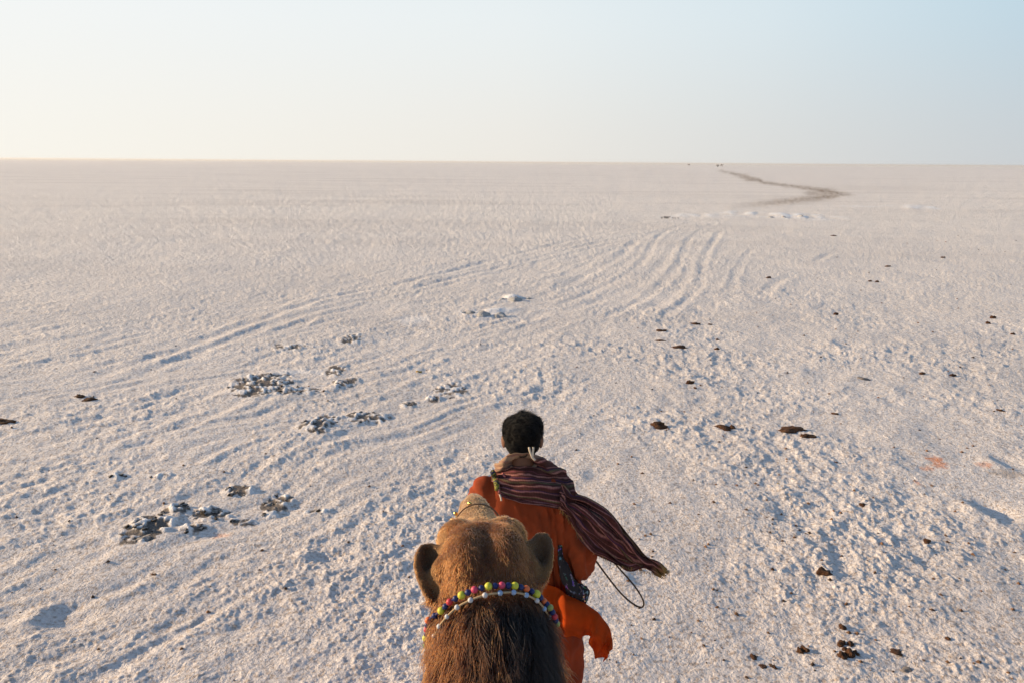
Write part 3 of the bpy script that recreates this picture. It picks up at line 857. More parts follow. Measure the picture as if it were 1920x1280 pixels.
# short coat over head and upper neck
near_head = lambda c_: (c_[:, 1] > 1.02) & (c_[:, 2] > 1.45)
P, N = sample_surface(bm_me, 90000, near_head)
L = head_local(P)
flow = np.tile(np.array([[0., -.8, -.55]]), (len(P), 1))
flow[:, 0] += (P[:, 0] - HP.x) * 3
snout = L[:, 1] > .10
flow[snout] = np.array(HR @ Vector((0, 1, -.25)))
flow += np.stack([gnoise(P[:, 0] / .04, (P[:, 1] + P[:, 2]) / .04, s) for s in (70, 71, 72)], 1) * .9
C, M = coat_color(P, N)
leng = rng.uniform(.006, .0125, len(P)) * np.where(L[:, 1] > .15, .55, 1.0) * (1 + .5 * smooth01(-.02, -.10, L[:, 1]))
for e0, e1, fc in ears:
    ax = e1 - e0; t_ = np.clip(((P - e0) @ ax) / (ax @ ax), 0, 1)
    d_ = np.linalg.norm(P - e0 - t_[:, None] * ax, axis=1)
    near_e = smooth01(.055, .045, d_) * smooth01(0.0, .15, t_)
    leng = leng * (1 - .45 * near_e); leng = leng * (1 - .5 * near_e * smooth01(-.1, .3, -(N @ fc)))
S = grow(P, N, flow, leng, .40, .22, 4)
C = C * rng.uniform(.65, 1.5, (len(C), 1)) * np.array([1, .98, .95])
fur = hair_object('fur', S, np.clip(C, .003, .9), .00042, .00016, hair_mat, camel)
# long mane on the nape
def mane_zone(c_):
    s = (c_[:, 1] - 1.31) * .5 + (c_[:, 2] - 1.90) * .86
    return (s < .008) & (c_[:, 2] > 1.40) & (c_[:, 1] > .95)
P, N = sample_surface(bm_me, 60000, mane_zone)
w_ = smooth01(-.25, .45, -N[:, 1] * .86 + N[:, 2] * .5)
k_ = rng.random(len(P)) < .35 + .65 * w_
P, N, w_ = P[k_], N[k_], w_[k_]
C, M = coat_color(P, N)
clx = gnoise(P[:, 0] / .022, P[:, 2] / .05, 80); cly = gnoise(P[:, 0] / .022 + 31, P[:, 2] / .05, 81)
flow = np.stack([(P[:, 0] + .028) * 4 + .5 * clx, np.full(len(P), -.62), np.full(len(P), -.75)], 1)
s_ = (P[:, 1] - 1.31) * .5 + (P[:, 2] - 1.90) * .86
leng = rng.uniform(.026, .066, len(P)) * (.35 + .65 * w_) * (.45 + .55 * smooth01(0, -.05, s_))
clump = np.stack([clx, cly, .3 * clx], 1) * .95
lie = gnoise(P[:, 0] / .045 + 5, P[:, 2] / .045, 83)[:, None]
flow = flow + np.concatenate([lie * 1.2, np.zeros_like(lie), np.abs(lie) * .4], 1)
S = grow(P, N, flow, leng, .75, .14, 6, .30, clump)
C = C * rng.uniform(.5, 1.7, (len(C), 1)) * (1 + .45 * np.clip(clx, -1, 1))[:, None]
mane = hair_object('mane', S, np.clip(C, .003, .9), .0005, .00015, hair_mat, camel)
# eyes
eye_mat, *_ = material('dark_eye', (.01, .006, .004), .1, .6)
for sx_ in (-1, 1):
    e_ = Vol(); e_.ellipsoid((0, 0, 0), (.017, .019, .017), sub=3)
    o = mesh_obj('eye', e_.v, e_.f, eye_mat); o.location = hp(sx_ * .076, .135, -.015); under(o, camel)

# ---- beaded band round the nape
glass = {}
for nm, c_ in (('yellow', (.62, .60, .05)), ('navy', (.008, .02, .12)), ('pink', (.62, .06, .13)), ('red', (.60, .04, .06)), ('orange', (.80, .17, .05)), ('green', (.06, .22, .08)), ('white', (.62, .60, .60)), ('blue', (.30, .42, .62)), ('olive', (.33, .36, .10))):
    glass[nm], _, _, bb = material(nm + '_bead', tuple(x_ * .85 for x_ in c_), .48, .4)
band = empty('bead_band', (0, 0, 0))
tag(band, 'string of bright plastic beads in yellow, pink, orange and navy across the camel\'s nape', 'bead band')
sph = {}
def bead(colr, P, rad_):
    if colr not in sph:
        bm = bmesh.new(); bmesh.ops.create_uvsphere(bm, u_segments=16, v_segments=10, radius=1); m_ = bpy.data.meshes.new('bead'); bm.to_mesh(m_); bm.free()
        m_.polygons.foreach_set('use_smooth', [True] * len(m_.polygons)); m_.materials.append(glass[colr]); sph[colr] = m_
    o = link(bpy.data.objects.new('bead', sph[colr]), band)
    o.location = P; o.scale = (rad_ * random.uniform(.95, 1.05),) * 3
    o.rotation_euler = (random.random() * 3, random.random() * 3, 0)
    o['label'] = colr + ' bead'
    return o
def surf(px, py, lift):
    d = ray_dir(px, py)
    h = camel_bvh.ray_cast(CAM, d)
    if h[0] is None:
        q, nn, _, _ = camel_bvh.find_nearest(at(px, py, 1.30)); return q + nn * lift
    return h[0] + h[1] * lift * .3 - d * lift * .9
main = [(805, 1209, 'green'), (805, 1196, 'yellow'), (811, 1180, 'red'), (817, 1163, 'orange'), (832, 1145, 'yellow'), (847, 1129, 'red'), (868, 1117, 'yellow'), (891, 1107, 'pink'), (916, 1101, 'yellow'), (940, 1099, 'pink'), (963, 1100, 'yellow'),
        (984, 1105, 'orange'), (1002, 1115, 'yellow'), (1015, 1128, 'orange'), (1026, 1140, 'olive'), (1033, 1157, 'red'), (1040, 1170, 'olive')]
whites = [(812, 1209, 'white'), (819, 1192, 'white'), (828, 1174, 'white'), (842, 1156, 'white'), (860, 1139, 'white'), (884, 1126, 'white'), (910, 1117, 'white'), (937, 1113, 'blue'), (961, 1112, 'blue'), (984, 1117, 'blue'), (1003, 1127, 'white'), (1016, 1142, 'blue'), (1025, 1158, 'white')]
Pm = [surf(a, b_, .017) for a, b_, _ in main]
for p, (_, _, c_) in zip(Pm, main): bead(c_, p, .0074 if c_ == 'yellow' else .0064)
for a, b_ in zip(Pm[:-1], Pm[1:]): bead('navy', (a + b_) / 2, .0058)
Pw = [surf(a, b_, .016) for a, b_, _ in whites]
for p, (_, _, c_) in zip(Pw, whites): bead(c_, p, .0048)
# the rest of the band goes under the throat
def under_throat(p0, p1, k):
    out = []
    cN = (p0 + p1) / 2 + Vector((0, .03, -.02)); ax = (p1 - p0).normalized(); dn = Vector((0, .5, -.86))
    for q in range(1, k):
        a = math.pi * q / k
        d = -ax * math.cos(a) + dn * math.sin(a)
        h = camel_bvh.ray_cast(cN + d * .4, -d, .4)
        out.append((h[0] + d * .012) if h[0] is not None else cN + d * .13)
    return out
Pu = under_throat(Pm[0], Pm[-1], 22)
for q, p in enumerate(Pu): bead(['navy', 'yellow', 'navy', 'pink'][q % 4], p, .0058 if q % 2 == 0 else .0078)
def tube(name, pts, rad_, mat, parent=None, n=80, seg=7, closed=False):
    C = spline([tuple(p) for p in pts], n)
    V, F = [], []; prev = None
    for k in range(n):
        t = Vector(C[min(k + 1, n - 1)]) - Vector(C[max(k - 1, 0)]); t.normalize()
        x = (Vector((.3, .2, 1)) if prev is None else prev); x = x - t * x.dot(t); x.normalize(); prev = x; y = t.cross(x)
        for q in range(seg):
            a = q / seg * 6.28318; V.append(Vector(C[k]) + (x * math.cos(a) + y * math.sin(a)) * rad_)
    for k in range(n - 1):
        for q in range(seg): F.append([k * seg + q, k * seg + (q + 1) % seg, (k + 1) * seg + (q + 1) % seg, (k + 1) * seg + q])
    F.append(list(range(seg))[::-1]); F.append([(n - 1) * seg + q for q in range(seg)])
    o = mesh_obj(name, V, F, mat)
    if parent is not None: under(o, parent)
    return o
string_mat, *_ = material('thread', (.05, .04, .10), .9)
pale_string, *_ = material('pale_thread', (.40, .28, .16), .9)
tube('string', Pm + Pu[::-1], .0022, string_mat, band, 160)
tube('string', Pw, .0020, pale_string, band, 80)

# ---- halter and nose peg
halter = empty('halter', (0, 0, 0))
tag(halter, 'thin dark halter with gilt beads round the camel\'s muzzle', 'halter')
brass, _, _, bb = material('brass', (.75, .48, .15), .25); bb.inputs['Metallic'].default_value = 1
navy_cord, *_ = material('brown_cord', (.16, .09, .05), .8)
ring = []
for q in range(25):
    a = q / 24 * 6.28318
    d = HR @ Vector((math.cos(a), 0, math.sin(a)))
    c0 = hp(0, .235, -.06)
    h = camel_bvh.ray_cast(c0 + d * .3, -d, .3)
    ring.append((h[0] + d * .006) if h[0] is not None else c0 + d * .07)
tube('nose_band', ring, .0018, navy_cord, halter, 90)
for sx_ in (-1, 1):
    pts = []
    for q in range(9):
        f = q / 8
        c0 = hp(0, .235 - .235 * f, -.06 - .01 * f); d = (HR @ Vector((sx_, 0, .15 - .5 * f))).normalized()
        h = camel_bvh.ray_cast(c0 + d * .3, -d, .3)
        pts.append((h[0] + d * .005) if h[0] is not None else c0 + d * .09)
    tube('cheek_strap', pts, .004, navy_cord, halter, 40)
def small_ball(name, P, rr, mat, par, stretch=(1, 1, 1)):
    e_ = Vol(); e_.ellipsoid((0, 0, 0), tuple(rr * q for q in stretch), sub=2)
    o = mesh_obj(name, e_.v, e_.f, mat); o.location = P; under(o, par); return o
for px, py in ((881, 944), (858, 966), (854, 962), (848, 973)):
    small_ball('gilt_bead', surf(px, py, .004) if camel_bvh.ray_cast(CAM, ray_dir(px, py))[0] is not None else at(px, py, 1.74), .0052, brass, halter)
wood_mat, *_ = material('dark_wood', (.06, .035, .02), .6)
peg = tube('nose_peg', [at(858, 975, 1.76), at(848, 979, 1.755), at(838, 984, 1.75)], .0035, wood_mat, None, 12)
tag(peg, 'small dark wooden peg sticking out left of the camel\'s muzzle', 'nose peg')

# ------------------------------------------------------------------ the man leading the camel
man = empty('person', (.09, 3.1, 0))
tag(man, 'man seen from behind in orange tunic with striped scarf, walking ahead of the camel', 'person')
skin_mat, n, l, b = material('skin', (.16, .070, .038), .55)
b.inputs['Subsurface Weight'].default_value = .08; b.inputs['Subsurface Radius'].default_value = (.02, .008, .004)
MY = 3.10
HC = Vector((.047, MY + .03, 1.578))
v = Vol()
v.ellipsoid(HC + Vector((0, .004, .000)), (.073, .090, .086)); v.ellipsoid(HC + Vector((0, .025, -.05)), (.056, .066, .062))
v.sweep([(.050, MY, 1.40, .060), (.048, MY + .01, 1.50, .054)], n=12)
v.ellipsoid(HC + Vector((0, .105, -.022)), (.013, .020, .018)); v.ellipsoid(HC + Vector((0, .096, -.005)), (.009, .014, .025))
v.ellipsoid(HC + Vector((0, .088, -.062)), (.024, .012, .009)); v.ellipsoid(HC + Vector((0, .075, -.092)), (.022, .02, .018))
for sx_ in (-1, 1):
    v.ellipsoid(HC + Vector((sx_ * .079, -.004, -.026)), (.009, .022, .034), Matrix.Rotation(sx_ * R(-22), 3, 'Z'))
    v.ellipsoid(HC + Vector((sx_ * .03, .083, .004)), (.014, .010, .009)); v.ellipsoid(HC + Vector((sx_ * .03, .086, .022)), (.020, .010, .006))
v.sweep([(.055, MY, 1.38, .062), (.062, MY, 1.30, .085), (.08, MY, 1.12, .082), (.10, MY, .98, .085), (.112, MY, .88, .100)], n=40, squash=1.45)
SR, ER, WR_ = Vector((.224, MY - .02, 1.332)), Vector((.298, MY - .06, 1.06)), Vector((.175, MY + .16, .985))
SL, EL, WL_ = Vector((-.110, MY - .02, 1.358)), Vector((-.165, MY - .05, 1.08)), Vector((-.115, MY + .18, 1.02))
for s0, e0, w0, sg in ((SR, ER, WR_, 1), (SL, EL, WL_, -1)):
    v.sweep([(*(s0 + Vector((0, 0, -.03))), .042), (*(s0.lerp(e0, .5)), .040), (*e0, .036), (*(e0.lerp(w0, .4)), .038), (*w0, .026)], n=40)
    d = (w0 - e0).normalized(); side = Vector((-sg, 0, 0)); side = (side - d * side.dot(d)).normalized(); up_ = d.cross(side) * sg
    if up_.z < 0: up_ = -up_
    pc = w0 + d * .055
    v.ellipsoid(pc, (.040, .018, .040), Matrix((side, up_, d)).transposed())
    for q, (off, ln) in enumerate(((-.030, .030), (-.010, .034), (.010, .032), (.029, .026))):
        b0 = w0 + d * .088 + side * off
        v.sweep([(*(b0 - d * .02), .0085), (*(b0 + d * ln * .6 - up_ * .004), .0082), (*(b0 + d * ln * .8 - up_ * .028), .0078), (*(b0 + d * ln * .1 - up_ * .042), .0072)], n=14, seg=10)
    tb = w0 + d * .04 + side * .034
    v.sweep([(*(w0 + d * .02 + side * .02), .011), (*(tb + side * .006 - up_ * .01), .010), (*(tb + d * .03 - up_ * .03), .009)], n=10, seg=10)
hipR, hipL = Vector((.200, MY, .86)), Vector((.035, MY, .86))
kneR, ankR = Vector((.225, MY - .02, .48)), Vector((.22, MY - .30, .14))
kneL, ankL = Vector((.03, MY + .16, .48)), Vector((.03, MY + .22, .10))
for h0, k0, a0 in ((hipR, kneR, ankR), (hipL, kneL, ankL)):
    v.sweep([(*h0, .080), (*(h0.lerp(k0, .5)), .066), (*k0, .052), (*(k0.lerp(a0, .35)), .052), (*a0, .034)], n=40)
v.ellipsoid(ankR + Vector((0, .06, -.055)), (.045, .11, .035), Matrix.Rotation(R(-25), 3, 'X')); v.ellipsoid(ankL + Vector((0, .07, -.06)), (.045, .125, .035))
body_m = v.build('body', .0062, 3, skin_mat, man)

# hair: a solid cap plus strands
hairm, n, l, b = material('black_hair', (.005, .0035, .003), .8, .1)
v = Vol()
v.ellipsoid(HC + Vector((0, -.012, .014)), (.082, .092, .070)); v.ellipsoid(HC + Vector((0, -.040, -.022)), (.072, .060, .062))
v.ellipsoid(HC + Vector((.042, .005, .040)), (.040, .066, .038)); v.ellipsoid(HC + Vector((-.042, .00, .034)), (.038, .066, .040)); v.ellipsoid(HC + Vector((.006, .02, .062)), (.034, .045, .028)); v.ellipsoid(HC + Vector((0, .03, .032)), (.070, .062, .048))
cap = v.build('hair', .006, 2, hairm, man)
hs_mat = bpy.data.materials.new('black_strands'); hs_mat.use_nodes = True
nn_ = hs_mat.node_tree.nodes; nn_.remove(nn_['Principled BSDF'])
hb = nn_.new('ShaderNodeBsdfPrincipled'); hb.inputs['Base Color'].default_value = (.007, .005, .004, 1); hb.inputs['Roughness'].default_value = .42; hb.inputs['Specular IOR Level'].default_value = .22
hs_mat.node_tree.links.new(hb.outputs[0], nn_['Material Output'].inputs['Surface'])
P, N = sample_surface(cap.data, 14000, lambda c_: c_[:, 2] > HC.z - .075)
P = P + np.array(cap.location)[None] * 0 
flow = np.tile(np.array([[.15, -.35, .25]]), (len(P), 1)) + rng.normal(0, .35, P.shape)
low = smooth01(HC.z + .02, HC.z - .05, P[:, 2])
flow[:, 2] -= low * 1.6
leng = rng.uniform(.009, .021, len(P)) * (1 - .6 * low) * (1 + .6 * smooth01(HC.z + .07, HC.z + .12, P[:, 2]))
hcl = np.stack([gnoise(P[:, 0] / .016, (P[:, 1] + P[:, 2]) / .02, s_) for s_ in (150, 151, 152)], 1)
leng = leng * (1 + .8 * np.clip(hcl[:, 0], -.6, 1)) * (1 + .7 * np.exp(-((P[:, 0] - HC.x - .005) / .02) ** 2) * smooth01(HC.z + .05, HC.z + .085, P[:, 2]))
S = grow(P, N, flow + hcl * 1.2, leng, .6, .16, 4, 0, hcl * .7)
hair_object('hair_strands', S, np.full((len(P), 3), .01), .0005, .0002, hs_mat, man)

# tunic
def cloth(name, color, trans=.3, scale=260, rough=.85):
    m, n, l, b = material(name, color, rough, .2)
    g_ = n.new('ShaderNodeNewGeometry')
    nz = noise_tex(n, l, 9, 3, g_.outputs['Position'])
    c_ = mixrgb(n, l, 1.0, color, ramp(n, l, nz, [(.3, .70), (.7, 1.15)]), 'MULTIPLY')
    l.new(c_, b.inputs['Base Color'])
    bump(n, l, b, noise_tex(n, l, scale, 2, g_.outputs['Position']), .25, .003)
    if trans:
        tr = n.new('ShaderNodeBsdfTranslucent'); l.new(c_, tr.inputs['Color'])
        mx = n.new('ShaderNodeMixShader'); mx.inputs[0].default_value = trans
        l.new(b.outputs[0], mx.inputs[1]); l.new(tr.outputs[0], mx.inputs[2]); l.new(mx.outputs[0], n['Material Output'].inputs['Surface'])
    return m
orange = cloth('orange_cotton', (.27, .042, .009), 0)
thin_sunlit = cloth('thin_sunlit_cotton', (.66, .100, .008), .60)  # same cotton made brighter: sun glow on the blown cloth put into its colour
def loft(v, rings, seg=48, fold=None):
    V, F = [], []
    for k, (cx, cy, z, rx, ry) in enumerate(rings):
        for q in range(seg):
            a = q / seg * 2 * math.pi
            ex = 2 / 2.5
            ca, sa = math.cos(a), math.sin(a)
            s = (1 + (fold(a, z) if fold else 0))
            V.append((cx + rx * s * math.copysign(abs(ca) ** ex, ca), cy + ry * s * math.copysign(abs(sa) ** ex, sa), z))
    for k in range(len(rings) - 1):
        for q in range(seg): F.append([k * seg + q, (k + 1) * seg + q, (k + 1) * seg + (q + 1) % seg, k * seg + (q + 1) % seg])
    F.append(list(range(seg))); F.append([(len(rings) - 1) * seg + q for q in range(seg)][::-1])
    v.raw(V, F)
v = Vol()
tr_ = spline([(.050, MY, 1.455, .062, .062), (.052, MY, 1.425, .085, .075), (.055, MY, 1.395, .140, .090), (.060, MY, 1.345, .190, .110), (.066, MY, 1.27, .198, .125), (.078, MY - .005, 1.15, .190, .130), (.095, MY - .01, 1.02, .182, .130), (.115, MY, .90, .190, .150), (.135, MY, .80, .200, .160)], 40)
loft(v, [tuple(r_) for r_ in tr_])
for s0, e0, w0 in ((SR, ER, WR_), (SL, EL, WL_)):
    dn = Vector((0, 0, -.03))
    v.sweep([(*(s0 + Vector((0, 0, -.012))), .066), (*(s0.lerp(e0, .5) + Vector((0, 0, -.01))), .068), (*(e0 + dn), .066), (*(e0.lerp(w0, .5) + dn), .060), (*(w0 - (w0 - e0).normalized() * .03), .046)], n=40)
tunic = v.build('tunic', .0075, 5, orange, man)
def wrinkle(me, amp, fn):
    V = verts_np(me); N = normals_np(me)
    V = V + N * (amp * fn(V))[:, None]
    me.vertices.foreach_set('co', V.astype(np.float32).ravel()); me.update()
def tunic_folds(V):
    x, y, z = V[:, 0], V[:, 1], V[:, 2]
    q = x - .12 * (1.3 - z)
    f = gnoise(q / .045, z / .38, 101) * (.4 + smooth01(1.35, 1.0, z)) + .6 * gnoise((x + z * .5) / .05, (z - x * .6) / .09, 102) * smooth01(1.42, 1.2, z)
    # sharp pulls: from the shoulders down to the small of the back and round the waist
    for (a_, b_, s1, s2, sd, w_) in ((1, .9, .05, .34, 140, 1.1), (1, -1.1, .06, .30, 141, .9), (.25, 1, .045, .26, 142, 1.0)):
        g0 = gnoise((x * a_ + z * b_ * .35) / s1, (z * a_ - x * b_ * .3) / s2, sd)
        f += w_ * ((1 - np.abs(g0) * 3).clip(0, 1) ** 2) * smooth01(-.3, .3, gnoise(x / .12, z / .12, sd + 9)) * smooth01(1.40, 1.25, z)
    # back seams
    for sx0 in (.160, .185): f -= 1.5 * np.exp(-((q - sx0) / .008) ** 2) * (y < MY) * smooth01(1.34, 1.28, z)
    # sleeve creases near the elbow
    arm = smooth01(.22, .28, x) + smooth01(-.11, -.16, x)
    f += arm * .8 * gnoise(x / .2, (z + x * .5) / .035, 103)
    return f
wrinkle(tunic.data, .0125, tunic_folds)
# trousers
trous_m = cloth('trouser_cotton', (.27, .036, .007), 0)
v = Vol()
for h0, k0, a0 in ((hipR, kneR, ankR), (hipL, kneL, ankL)):
    v.sweep([(*(h0 + Vector((0, 0, .06))), .105), (*h0, .115), (*(h0.lerp(k0, .5)), .110), (*k0, .098), (*(k0.lerp(a0, .5)), .085), (*(k0.lerp(a0, .92)), .055)], n=40)
trousers = v.build('trousers', .012, 5, trous_m, man)
wrinkle(trousers.data, .012, lambda V: gnoise(V[:, 0] / .05, V[:, 2] / .25, 110) + .6 * gnoise((V[:, 0] + V[:, 1]) / .08, V[:, 2] / .06, 111))

def sheet(name, rows, nu, nv, mat, parent, ripple=None, thick=.0022, smooth=True):
    """cloth sheet through a grid of control points; uv runs 0..1 along and across"""
    rows = [spline([tuple(p) for p in r_], nu) for r_ in rows]
    G = np.array([spline([tuple(r_[k]) for r_ in rows], nv) for k in range(nu)])        # nu x nv x 3
    U, Vv = np.meshgrid(np.linspace(0, 1, nu), np.linspace(0, 1, nv), indexing='ij')
    du = np.gradient(G, axis=0); dv = np.gradient(G, axis=1)
    nr_ = np.cross(du, dv); nr_ /= np.linalg.norm(nr_, axis=2)[..., None] + 1e-9
    if ripple is not None: G = G + nr_ * ripple(U, Vv)[..., None]
    V = G.reshape(-1, 3)
    F = [(a * nv + q, (a + 1) * nv + q, (a + 1) * nv + q + 1, a * nv + q + 1) for a in range(nu - 1) for q in range(nv - 1)]
    o = mesh_obj(name, V, F, mat)
    uv = o.data.uv_layers.new(name='UVMap')
    idx = np.empty(len(o.data.loops), np.int32); o.data.loops.foreach_get('vertex_index', idx)
    uv.data.foreach_set('uv', np.stack([U.ravel()[idx], Vv.ravel()[idx]], 1).astype(np.float32).ravel())
    m = o.modifiers.new('solid', 'SOLIDIFY'); m.thickness = thick; m.offset = 0
    if parent is not None: under(o, parent)
    return o
# wind-blown tail of the tunic: rows from the waist down, columns from left to right
t_up = [(1000, 1085, 2.95), (1040, 1100, 2.95), (1062, 1112, 2.90), (1104, 1134, 2.93), (1128, 1156, 2.93), (1144, 1184, 2.99), (1147, 1216, 2.93)]
t_lo = [(1000, 1210, 2.98), (1042, 1194, 3.08), (1060, 1190, 2.90), (1090, 1190, 2.95), (1107, 1203, 2.90), (1118, 1230, 3.01), (1134, 1238, 2.92)]
tail_rows = []
for f, bulge in ((0, 0), (.2, -.035), (.45, -.05), (.7, -.03), (.88, .005), (1, .03)):
    tail_rows.append([at(a[0] + (b_[0] - a[0]) * f, a[1] + (b_[1] - a[1]) * f, a[2] + (b_[2] - a[2]) * f + bulge) for a, b_ in zip(t_up, t_lo)])
tail = sheet('tunic_tail', tail_rows, 70, 60, thin_sunlit, man,
             lambda U, V: .013 * np.sin(U * 19 + V * 3) * V + .007 * np.sin(U * 37 + 1 - V * 2) * (0.2 + V) + .004 * np.sin(V * 14 + U * 5))
# front of the tunic below the waist
front_rows = [[Vector((x, MY + .16 - .5 * (x - .13) ** 2 + dy, z)) for x in (-.06, .03, .13, .23, .32)] for z, dy in ((.84, 0), (.72, .03), (.58, .07))]
sheet('tunic_front', front_rows, 40, 24, thin_sunlit, man, lambda U, V: .012 * np.sin(U * 22) * V)

# striped scarf
scarf_mat, n, l, b = material('striped_scarf', rough=.9, spec=.15)
uvn = n.new('ShaderNodeUVMap'); sp = n.new('ShaderNodeSeparateXYZ'); l.new(uvn.outputs[0], sp.inputs[0])
wn_ = noise_tex(n, l, 6, 2, uvn.outputs[0])
vv = math_node(n, l, 'ADD', sp.outputs[1], math_node(n, l, 'MULTIPLY', math_node(n, l, 'SUBTRACT', wn_, .5), .09))
def stripes(freq, lo, hi, ph=0.0):
    t = math_node(n, l, 'FRACT', math_node(n, l, 'ADD', math_node(n, l, 'MULTIPLY', vv, freq), ph))
    return ramp(n, l, t, [(lo - .04, 0.0), (lo + .06, 1.0), (hi - .04, 1.0), (hi + .07, 0.0)])
c_ = mixrgb(n, l, stripes(11, .28, .50), (.105, .034, .028), (.46, .20, .165))
c_ = mixrgb(n, l, stripes(13, .70, .78), c_, (.24, .07, .085))
c_ = mixrgb(n, l, math_node(n, l, 'MULTIPLY', stripes(4, .06, .14), .8), c_, (.17, .15, .07))
c_ = mixrgb(n, l, math_node(n, l, 'MULTIPLY', stripes(5, .55, .60, .3), .7), c_, (.035, .02, .10))
cross = math_node(n, l, 'FRACT', math_node(n, l, 'MULTIPLY', sp.outputs[0], 46))
c_ = mixrgb(n, l, math_node(n, l, 'MULTIPLY', ramp(n, l, cross, [(.0, 1.0), (.3, 0.0)]), .35), c_, (.02, .012, .012))
tipf = n.new('ShaderNodeMapRange'); tipf.inputs['From Min'].default_value = .88; tipf.inputs['From Max'].default_value = 1.0; l.new(sp.outputs[0], tipf.inputs['Value'])
onend = n.new('ShaderNodeAttribute'); onend.attribute_type = 'OBJECT'; onend.attribute_name = 'gold_tip'
c_ = mixrgb(n, l, math_node(n, l, 'MULTIPLY', math_node(n, l, 'MULTIPLY', tipf.outputs[0], onend.outputs['Fac']), .8), c_, (.42, .24, .06))
fade_n = ramp(n, l, noise_tex(n, l, 14, 4, uvn.outputs[0], .6), [(.3, .65), (.7, 1.25)])
c_ = mixrgb(n, l, 1.0, c_, fade_n, 'MULTIPLY')
# sunlight on the upper left of the drape, painted as paler cloth
sunlit = math_node(n, l, 'ADD', math_node(n, l, 'ADD', sp.outputs[1], math_node(n, l, 'MULTIPLY', sp.outputs[0], .38)), math_node(n, l, 'MULTIPLY', math_node(n, l, 'SUBTRACT', wn_, .5), .12))
oi_ = n.new('ShaderNodeAttribute'); oi_.attribute_type = 'OBJECT'; oi_.attribute_name = 'sunlit_edge'
sunlit = math_node(n, l, 'MULTIPLY', ramp(n, l, sunlit, [(.30, 1.0), (.40, 0.0)]), oi_.outputs['Fac'])
c_ = mixrgb(n, l, sunlit, c_, mixrgb(n, l, stripes(13, .30, .48), (.40, .26, .17), (.30, .14, .12)))
l.new(c_, b.inputs['Base Color'])
tr = n.new('ShaderNodeBsdfTranslucent'); l.new(c_, tr.inputs['Color']); mx = n.new('ShaderNodeMixShader'); mx.inputs[0].default_value = .3
l.new(b.outputs[0], mx.inputs[1]); l.new(tr.outputs[0], mx.inputs[2]); l.new(mx.outputs[0], n['Material Output'].inputs['Surface'])

scarf = empty('scarf', (.09, 3.1, 0)); scarf.name = 'scarf'
scarf.parent = man; scarf.location = (0, 0, 0)
tb = bvh_of(tunic.data)
def on_tunic(px, py, lift):
    d = ray_dir(px, py); h = tb.ray_cast(CAM, d)
    if h[0] is None:
        q, nn, _, _ = tb.find_nearest(at(px, py, 3.06)); return q + (at(px, py, 3.02) - q) * .8
    return h[0] - d * lift
def sheet_under(name, rows, nu, nv, mat, ripple, **k):
    o = sheet(name, rows, nu, nv, mat, None, ripple, **k)
    o.parent = scarf; o.location = -man.location
    return o
# drape over the back: rows run left to right, top row at the nape
neck_row = [Vector((-.045, MY + .06, 1.45)), at(944, 856, 3.050), at(962, 850, 3.020), at(988, 849, 3.020), at(1004, 852, 3.045), Vector((.135, MY + .07, 1.465))]
drape = [
    neck_row,
    [Vector((-.070, MY + .07, 1.42)), on_tunic(940, 872, .022), on_tunic(965, 868, .038), on_tunic(995, 867, .042), on_tunic(1022, 872, .038), Vector((.200, MY + .05, 1.430))],
    [Vector((-.075, MY + .05, 1.40)), on_tunic(929, 888, .018), on_tunic(962, 888, .026), on_tunic(1002, 890, .040), on_tunic(1042, 893, .036), Vector((.256, MY + .03, 1.385))],
    [Vector((-.078, MY + .00, 1.385)), on_tunic(932, 905, .018), on_tunic(966, 910, .024), on_tunic(1012, 914, .036), on_tunic(1055, 918, .032), at(1079, 920, 3.01)],
    [on_tunic(930, 915, .012), on_tunic(940, 922, .018), on_tunic(970, 932, .022), on_tunic(1016, 938, .026), on_tunic(1060, 946, .026), at(1078, 955, 3.00)],
    [on_tunic(933, 920, .010), on_tunic(945, 928, .014), on_tunic(975, 940, .018), on_tunic(1018, 948, .020), on_tunic(1062, 957, .022), at(1084, 972, 3.00)],
]
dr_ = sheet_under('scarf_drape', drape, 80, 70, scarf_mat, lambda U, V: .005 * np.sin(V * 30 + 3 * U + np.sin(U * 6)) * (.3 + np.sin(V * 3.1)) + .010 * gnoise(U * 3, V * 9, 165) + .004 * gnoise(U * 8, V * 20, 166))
dr_['sunlit_edge'] = 1.0
# roll round the neck
v = Vol()
sweep_pts = []
for q in range(17):
    a = q / 16 * 2 * math.pi
    sweep_pts.append((.046 + .060 * math.sin(a), MY + .008 + .060 * math.cos(a), 1.462 + .018 * math.cos(a), .020))
ro = tube('neck_roll', [p[:3] for p in sweep_pts], .016, None, None, 80, 14)
wrinkle(ro.data, .004, lambda V: gnoise(V[:, 0] / .03, (V[:, 2] + V[:, 1]) / .03, 120))
uvl = ro.data.uv_layers.new(name='UVMap')
for lp in ro.data.loops:
    p = ro.data.vertices[lp.vertex_index].co
    uvl.data[lp.index].uv = (math.atan2(p.y - MY, p.x - .049) / 6.28, (p.z - 1.42) * 9)
roll_mat, n, l, b = material('sunlit_scarf_roll', (.36, .24, .17), .9)  # sunlight on the rolled cloth, put into its pale colour
ro.data.materials.append(roll_mat); ro.parent = scarf; ro.location = -man.location
